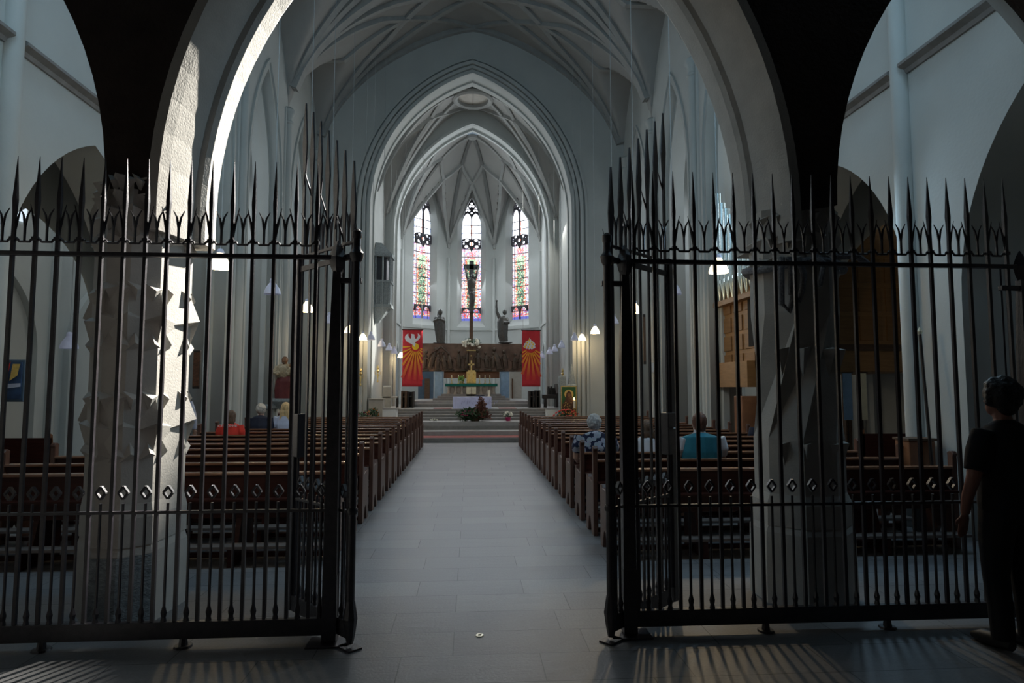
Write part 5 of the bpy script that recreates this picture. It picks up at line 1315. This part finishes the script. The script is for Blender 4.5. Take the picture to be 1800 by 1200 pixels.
def seated(x, y, label, skin, hair, top, bottom, Hs=1.32, wd=1.0, hairst='short', vest=None, lean=0.0, turn=0, seat=.45, sleeves='short', vox=.013):
    """a person on a pew at (x,y) = hip point on the seat, facing the altar (+Y); Hs = height of the crown above the floor"""
    r = empty('person', (x, y, 0), label, 'person', turn)
    k = (Hs-seat)/.88
    sh = seat+.625*k; nk = seat+.675*k; hd = seat+.765*k; lx = lean
    W_ = .185*wd
    H0 = (0, .03+lx*.12, hd)
    mb = MB()
    mb.tube([(0, 0, seat+.0), (0, 0, seat+.1), (0, -.01, seat+.25*k), (0, .0, seat+.45*k), (0, .01+lx*.05, sh), (0, .02+lx*.08, nk)], [.10, .165*wd, .14*wd, .165*wd, .13*wd, .05], 14, ell=.68, up=(1, 0, 0))
    mb.tube([(0, .02+lx*.08, nk-.04), (0, .03+lx*.1, hd-.05)], [.055, .05], 10)
    head_parts(mb, H0, k*.98)
    arms = []
    for s in (-1, 1):
        A_ = [(s*(W_-.02), .01+lx*.05, sh-.02), (s*(W_+.022), -.0, sh-.15*k), (s*(W_+.035), .04, sh-.30*k), (s*(W_-.01), .16, sh-.36*k), (s*.08, .27, sh-.34*k)]
        arms.append(A_); mb.tube(A_, [.055*wd, .05*wd, .042, .036, .026], 10)
        dd = Vector((-s*.35, .8, -.1)); hand(mb, A_[-1], dd, s, k)
        mb.tube([(s*.09, 0, seat+.07), (s*.11, .25, seat+.08), (s*.11, .44, seat+.05), (s*.11, .45, seat-.15), (s*.10, .38, .09), (s*.10, .42, .04), (s*.10, .50, .03)], [.085, .08, .062, .058, .04, .04, .03], 10)
    body = remesh(mb, 'body', skin, r, vox*.8, 2)
    # clothing shells
    mb = MB(); g = .014
    mb.tube([(0, 0, seat+.0), (0, 0, seat+.1), (0, -.01, seat+.25*k), (0, .0, seat+.45*k), (0, .01+lx*.05, sh+.0), (0, .02+lx*.08, nk-.01)], [.11+g, .17*wd+g, .15*wd+g, .17*wd+g, .135*wd+g, .058+g*.4], 16, ell=.72, up=(1, 0, 0))
    nseg = 3 if sleeves == 'short' else 5
    for A_ in arms:
        mb.tube(A_[:nseg if sleeves == 'long' else 2]+([((A_[1][0]+A_[2][0])/2, (A_[1][1]+A_[2][1])/2, (A_[1][2]+A_[2][2])/2)] if sleeves != 'long' else []), [.055*wd+g*1.2, .05*wd+g*1.2, .046+g*1.1, .038+g, .03+g*.8][:nseg], 12)
    remesh(mb, 'shirt', top, r, vox, 2)
    if vest:
        mb = MB(); g = .026
        mb.tube([(0, 0, seat+.03), (0, 0, seat+.1), (0, -.01, seat+.25*k), (0, .0, seat+.45*k), (0, .01, sh-.01), (0, .02, sh+.03)], [.11+g, .17*wd+g, .165*wd+g, .178*wd+g, .155*wd+g, .075+g], 16, ell=.73, up=(1, 0, 0)); remesh(mb, 'vest', vest, r, vox, 2)
        mb = MB(); mb.tube([(0, .015, nk-.03), (0, .02, nk+.025)], [.078, .066], 12); mb.build('collar', 'whiteshirt', r, True)
    mb = MB()
    for s in (-1, 1): mb.tube([(s*.08, -.04, seat+.08), (s*.11, .25, seat+.085), (s*.11, .45, seat+.05), (s*.11, .45, seat-.15), (s*.10, .39, .11)], [.105, .097, .078, .07, .055], 10)
    remesh(mb, 'trousers', bottom, r, vox, 2)
    for s in (-1, 1):
        mb = MB(); mb.tube([(s*.10, .33, .045), (s*.10, .42, .045), (s*.10, .53, .035), (s*.10, .57, .03)], [.042, .046, .044, .02], 8); mb.build('shoe', 'shoe', r, True)
    mb = MB(); x_, y_, z_ = H0; q = k*.98
    if hairst == 'short': mb.ball((x_, y_-.018*q, z_+.032*q), .104*q, 16, (.84, .96, 1.10)); mb.ball((x_, y_-.04*q, z_-.03*q), .082*q, 12, (.88, .75, 1))
    elif hairst == 'curly':
        mb.ball((x_, y_-.02*q, z_+.03*q), .112*q, 16, (.90, .98, 1.08)); rr = random.Random(3)
        for _ in range(70):
            a_, b_ = rr.uniform(0, 2*pi), rr.uniform(-.5, 1); c_ = sqrt(1-b_*b_)
            if sin(a_)*c_ > .45 and b_ < .6: continue
            mb.ball((x_+.09*q*c_*cos(a_), y_-.02*q+.10*q*c_*sin(a_), z_+.03*q+.108*q*b_), .022*q, 6)
    else:
        mb.ball((x_, y_-.02*q, z_+.03*q), .110*q, 16, (.86, .95, 1.08)); 
        L_ = {'long': .30, 'bob': .14}[hairst]
        mb.tube([(x_, y_-.03*q, z_+.04*q), (x_, y_-.055*q, z_-.06*q), (x_, y_-.075*q, z_-L_*.6), (x_, y_-.07*q, z_-L_)], [.09*q, .105*q, .10*q, .035*q], 12, ell=.55, up=(1, 0, 0))
        rr = random.Random(4)
        for j in range(9):
            xx = (-.08+.02*j)*q; mb.tube([(x_+xx*.8, y_-.08*q, z_+.06*q), (x_+xx+.006*sin(j*2), y_-.11*q, z_-.06*q), (x_+xx*1.1-.01*sin(j*3), y_-.115*q, z_-L_*(.8+.15*rr.random()))], [.012, .016, .008], 6)
    remesh(mb, 'hair', hair, r, .009, 1)
    return r
seated(G(1231, 805, .87).x+.10, 7.50, 'man with short auburn hair in a teal vest over a white shirt, seated', 'skin', 'hairred', 'whiteshirt', 'jeans', 1.37, 1.32, 'short', 'teal', vox=.011)
seated(G(1137, 793, .87).x+.08, 8.30, 'woman with brown tied hair in a white top, seated beyond the right gate leaf', 'skin', 'hairbrown', 'whiteshirt', 'jeans', 1.24, .92, 'bob')
seated(1.67, 8.30, 'grey haired woman in a navy blouse with pale blotches, seated by the aisle', 'skin', 'hairgrey', 'dots', 'navy', 1.31, 1.2, 'curly', lean=.6)
pr = seated(G(401, 762, .87).x, 11.67, 'child with brown hair in a red T-shirt with white lettering, seated', 'skin', 'hairbrown', 'redshirt', 'jeans', 1.26, .95, 'bob')
cu = bpy.data.curves.new('shirt_lettering', 'FONT'); cu.body = 'ICH KOMME'; cu.size = .062; cu.align_x = 'CENTER'; cu.extrude = .001
tx_ = bpy.data.objects.new('tmp', cu); COL.objects.link(tx_); me = evalmesh(tx_, 'shirt_lettering'); bpy.data.objects.remove(tx_)
me.transform(Matrix.Rotation(pi/2, 4, 'X')); me.materials.clear(); me.materials.append(M['white']); link('shirt_lettering', me, pr, (0, -.148, .99))
seated(G(461, 750, .87).x, 13.37, 'white haired person in a black top, seated in the left pews', 'skin', 'hairwhite', 'navy', 'jeans', 1.33, 1.1, 'curly')
seated(G(498, 751, .87).x, 13.4, 'woman with long curly blond hair in a pale blue shirt, seated', 'skin', 'hairblond', 'paleblue', 'jeans', 1.36, 1.0, 'long')
seated(W(1340, 755, 10.9).x, 10.85, 'person in a dark blue jacket half hidden behind the right stone pillar', 'skin', 'hairbrown', 'navy', 'jeans', 1.22, 1.05, 'short', sleeves='long')

def standing(x, y, label, skin, hair, top, bottom, Ht, wd=1.0, rz=0, vox=.011, sleeves='short', hairst='curly'):
    r = empty('person', (x, y, 0), label, 'person', rz); k = Ht/1.75
    def Z(v): return v*k
    mb = MB()
    mb.tube([(0, 0, Z(.86)), (0, 0, Z(.95)), (0, .0, Z(1.10)), (0, -.01, Z(1.28)), (0, -.01, Z(1.42)), (0, 0, Z(1.49))], [.12*wd, .165*wd, .145*wd, .17*wd, .14*wd, .055], 14, ell=.66, up=(1, 0, 0))
    mb.tube([(0, 0, Z(1.45)), (0, .015, Z(1.56))], [.058, .052], 10); head_parts(mb, (0, .02, Z(1.625)), k)
    arms = []
    for s in (-1, 1):
        A_ = [(s*.15*wd, -.01, Z(1.415)), (s*.205*wd, -.02, Z(1.28)), (s*.245*wd, -.02, Z(1.12)), (s*.25*wd, .03, Z(.98)), (s*.235*wd, .07, Z(.87))]
        arms.append(A_); mb.tube(A_, [.056*wd, .052*wd, .043, .036, .027], 10); hand(mb, A_[-1], (0, .25, -1), s, k)
        mb.tube([(s*.09, 0, Z(.90)), (s*.10, .01, Z(.70)), (s*.10, .02, Z(.48)), (s*.10, 0, Z(.30)), (s*.10, -.02, .09), (s*.11, .03, .05), (s*.12, .15, .035)], [.095, .085, .06, .058, .04, .045, .035], 10)
    remesh(mb, 'body', skin, r, vox*.8, 2)
    mb = MB(); g = .016
    mb.tube([(0, 0, Z(.84)), (0, 0, Z(.95)), (0, .0, Z(1.10)), (0, -.01, Z(1.28)), (0, -.01, Z(1.42)), (0, 0, Z(1.49))], [.155*wd+g, .165*wd+g, .155*wd+g, .175*wd+g, .145*wd+g, .06+g*.5], 16, ell=.7, up=(1, 0, 0))
    for A_ in arms:
        P_ = A_[:2]+[tuple((A_[1][i]+A_[2][i])/2+(A_[2][i]-A_[1][i])*.25 for i in range(3))] if sleeves == 'short' else A_
        mb.tube(P_, [.052*wd+g, .052*wd+g*1.1, .046+g*1.2, .038+g, .03+g][:len(P_)], 12)
    remesh(mb, 'shirt', top, r, vox, 6)
    mb = MB()
    mb.tube([(0, 0, Z(.82)), (0, 0, Z(.98))], [.15*wd, .165*wd], 14, ell=.72, up=(1, 0, 0))
    for s in (-1, 1): mb.tube([(s*.085, 0, Z(.90)), (s*.10, .01, Z(.70)), (s*.105, .02, Z(.48)), (s*.105, 0, Z(.28)), (s*.105, -.01, .07)], [.11, .10, .078, .072, .068], 12)
    remesh(mb, 'trousers', bottom, r, vox, 2)
    for s in (-1, 1):
        mb = MB(); mb.tube([(s*.105, -.07, .05), (s*.11, .0, .055), (s*.12, .12, .045), (s*.125, .2, .03)], [.035, .05, .048, .02], 10); mb.build('shoe', 'shoe', r, True)
    mb = MB(); q = k; mb.ball((0, .0, Z(1.665)), .115*q, 16, (.92, .98, 1.02)); rr = random.Random(6)
    mb.ball((0, -.035, Z(1.60)), .085*q, 12, (.9, .7, 1))
    if hairst == 'curly':
        for _ in range(80):
            a_, b_ = rr.uniform(0, 2*pi), rr.uniform(-.6, 1); c_ = sqrt(1-b_*b_)
            if sin(a_)*c_ > .4 and b_ < .5: continue
            mb.ball((.10*q*c_*cos(a_), .10*q*c_*sin(a_), Z(1.66)+.108*q*b_), .026*q, 6)
    remesh(mb, 'hair', hair, r, .009, 1)
    return r
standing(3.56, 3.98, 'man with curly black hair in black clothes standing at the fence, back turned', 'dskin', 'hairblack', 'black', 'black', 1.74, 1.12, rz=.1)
standing(W(318, 740, 13.05).x, 13.05, 'person in a pale blue shirt standing beyond the sunlit pillar', 'skin', 'hairgrey', 'paleblue', 'jeans', 1.72, 1.0, hairst='short', sleeves='long')

# ================================================================== LIGHT
def area(loc, target, sx, sy, power, col):
    l = bpy.data.lights.new('daylight', 'AREA'); l.shape = 'RECTANGLE'; l.size = sx; l.size_y = sy; l.energy = power; l.color = col
    o = bpy.data.objects.new('daylight', l); COL.objects.link(o); o.location = loc
    o.rotation_euler = (Vector(target)-Vector(loc)).to_track_quat('-Z', 'Y').to_euler(); return o
BL = (.47, .75, 1.0); WH = (.86, .93, 1.0)
# added fill high above the porch (no windows there), then daylight at the aisle windows
area((AX-4.2, 5.5, 8.5), (AX+5.5, 8.8, 4.5), 2.2, 3.5, 190, BL)
area((AX+4.2, 5.5, 8.5), (AX-5.5, 8.8, 4.5), 2.2, 3.5, 200, BL)
area((AX, 5.6, 11.5), (AX, 20, 6.0), 5, 3, 60, BL)
for y, pw in ((13.05, 65), (16.7, 60), (20.3, 60)):
    area((AX-9.3, y, 7.4), (AX-3, y, 1.5), 1.5, 4, pw, WH); area((AX+9.3, y, 7.4), (AX+3, y, 1.5), 1.5, 4, pw, WH)
# chancel and apse windows
for x, y, tx_, ty_, pw in ((AX-3.2, 28, AX+3, 24.5, 150), (AX+3.2, 28, AX-3, 24.5, 150), (AX-2.2, 30.9, AX+.5, 24, 85), (AX+2.2, 30.9, AX-.5, 24, 85), (AX, 32.0, AX, 21, 100)):
    area((x, y, 8.6), (tx_, ty_, 4.5), 1.0, 5.5, pw, WH)
area((AX+3.3, 24.6, 8.5), (AX-3.6, 23.2, 3), .8, 2.5, 120, (1, .97, .9))     # sun patch under the tribune
# the sunbeam on the left pillar
def spot(loc, target, ang, power, col, rad=.05, blend=.1):
    l = bpy.data.lights.new('light_beam', 'SPOT'); l.energy = power; l.color = col; l.spot_size = R_(ang); l.spot_blend = blend; l.shadow_soft_size = rad
    o = bpy.data.objects.new('light_beam', l); COL.objects.link(o); o.location = loc; o.rotation_euler = (Vector(target)-Vector(loc)).to_track_quat('-Z', 'Y').to_euler(); return o
spot((1.9, 12.0, 8.6), (-2.2, 5.2, 3.5), 24, 21000, (1, .96, .88), .05, .7)
spot((AX+3.0, 25.4, 8.0), (AX-3.5, 23.3, 3.3), 17, 4500, (1, .97, .9), .1, .3)
spot((3.6, 10.4, 5.6), (-1.6, 3.5, 0), 30, 110, (.85, .93, 1), .04, .4)  # added weak spot that throws the fence's shadow streaks on the floor
area((AX+4.9, 8.4, 4.2), (AX-.5, 3.6, 0), .5, .8, 26, BL)       # light falling through the right-hand arch on the floor by the gate
spot((2.9, 9.5, 4.2), (1.9, 3.6, 0), 36, 150, (1, .78, .5), .08, .5)  # added warm spot standing in for pendant lamp light on the floor
for p, Y in bulbpos:
    l = bpy.data.lights.new('lamp_bulb', 'POINT'); l.energy = 20; l.color = (1, .74, .42); l.shadow_soft_size = .06
    o = bpy.data.objects.new('lamp_bulb', l); COL.objects.link(o); o.location = (p.x, p.y, p.z-.05)
w = bpy.data.worlds.new('world'); S.world = w; w.use_nodes = True
w.node_tree.nodes['Background'].inputs[0].default_value = (.5, .65, .8, 1); w.node_tree.nodes['Background'].inputs[1].default_value = .35

S.view_settings.view_transform = 'Filmic' if False else 'Standard'
S.view_settings.look = 'None'
S.cycles.use_denoising = True
S.cycles.max_bounces = 8; S.cycles.diffuse_bounces = 4; S.cycles.glossy_bounces = 3; S.cycles.transparent_max_bounces = 4
S.cycles.sample_clamp_indirect = 4
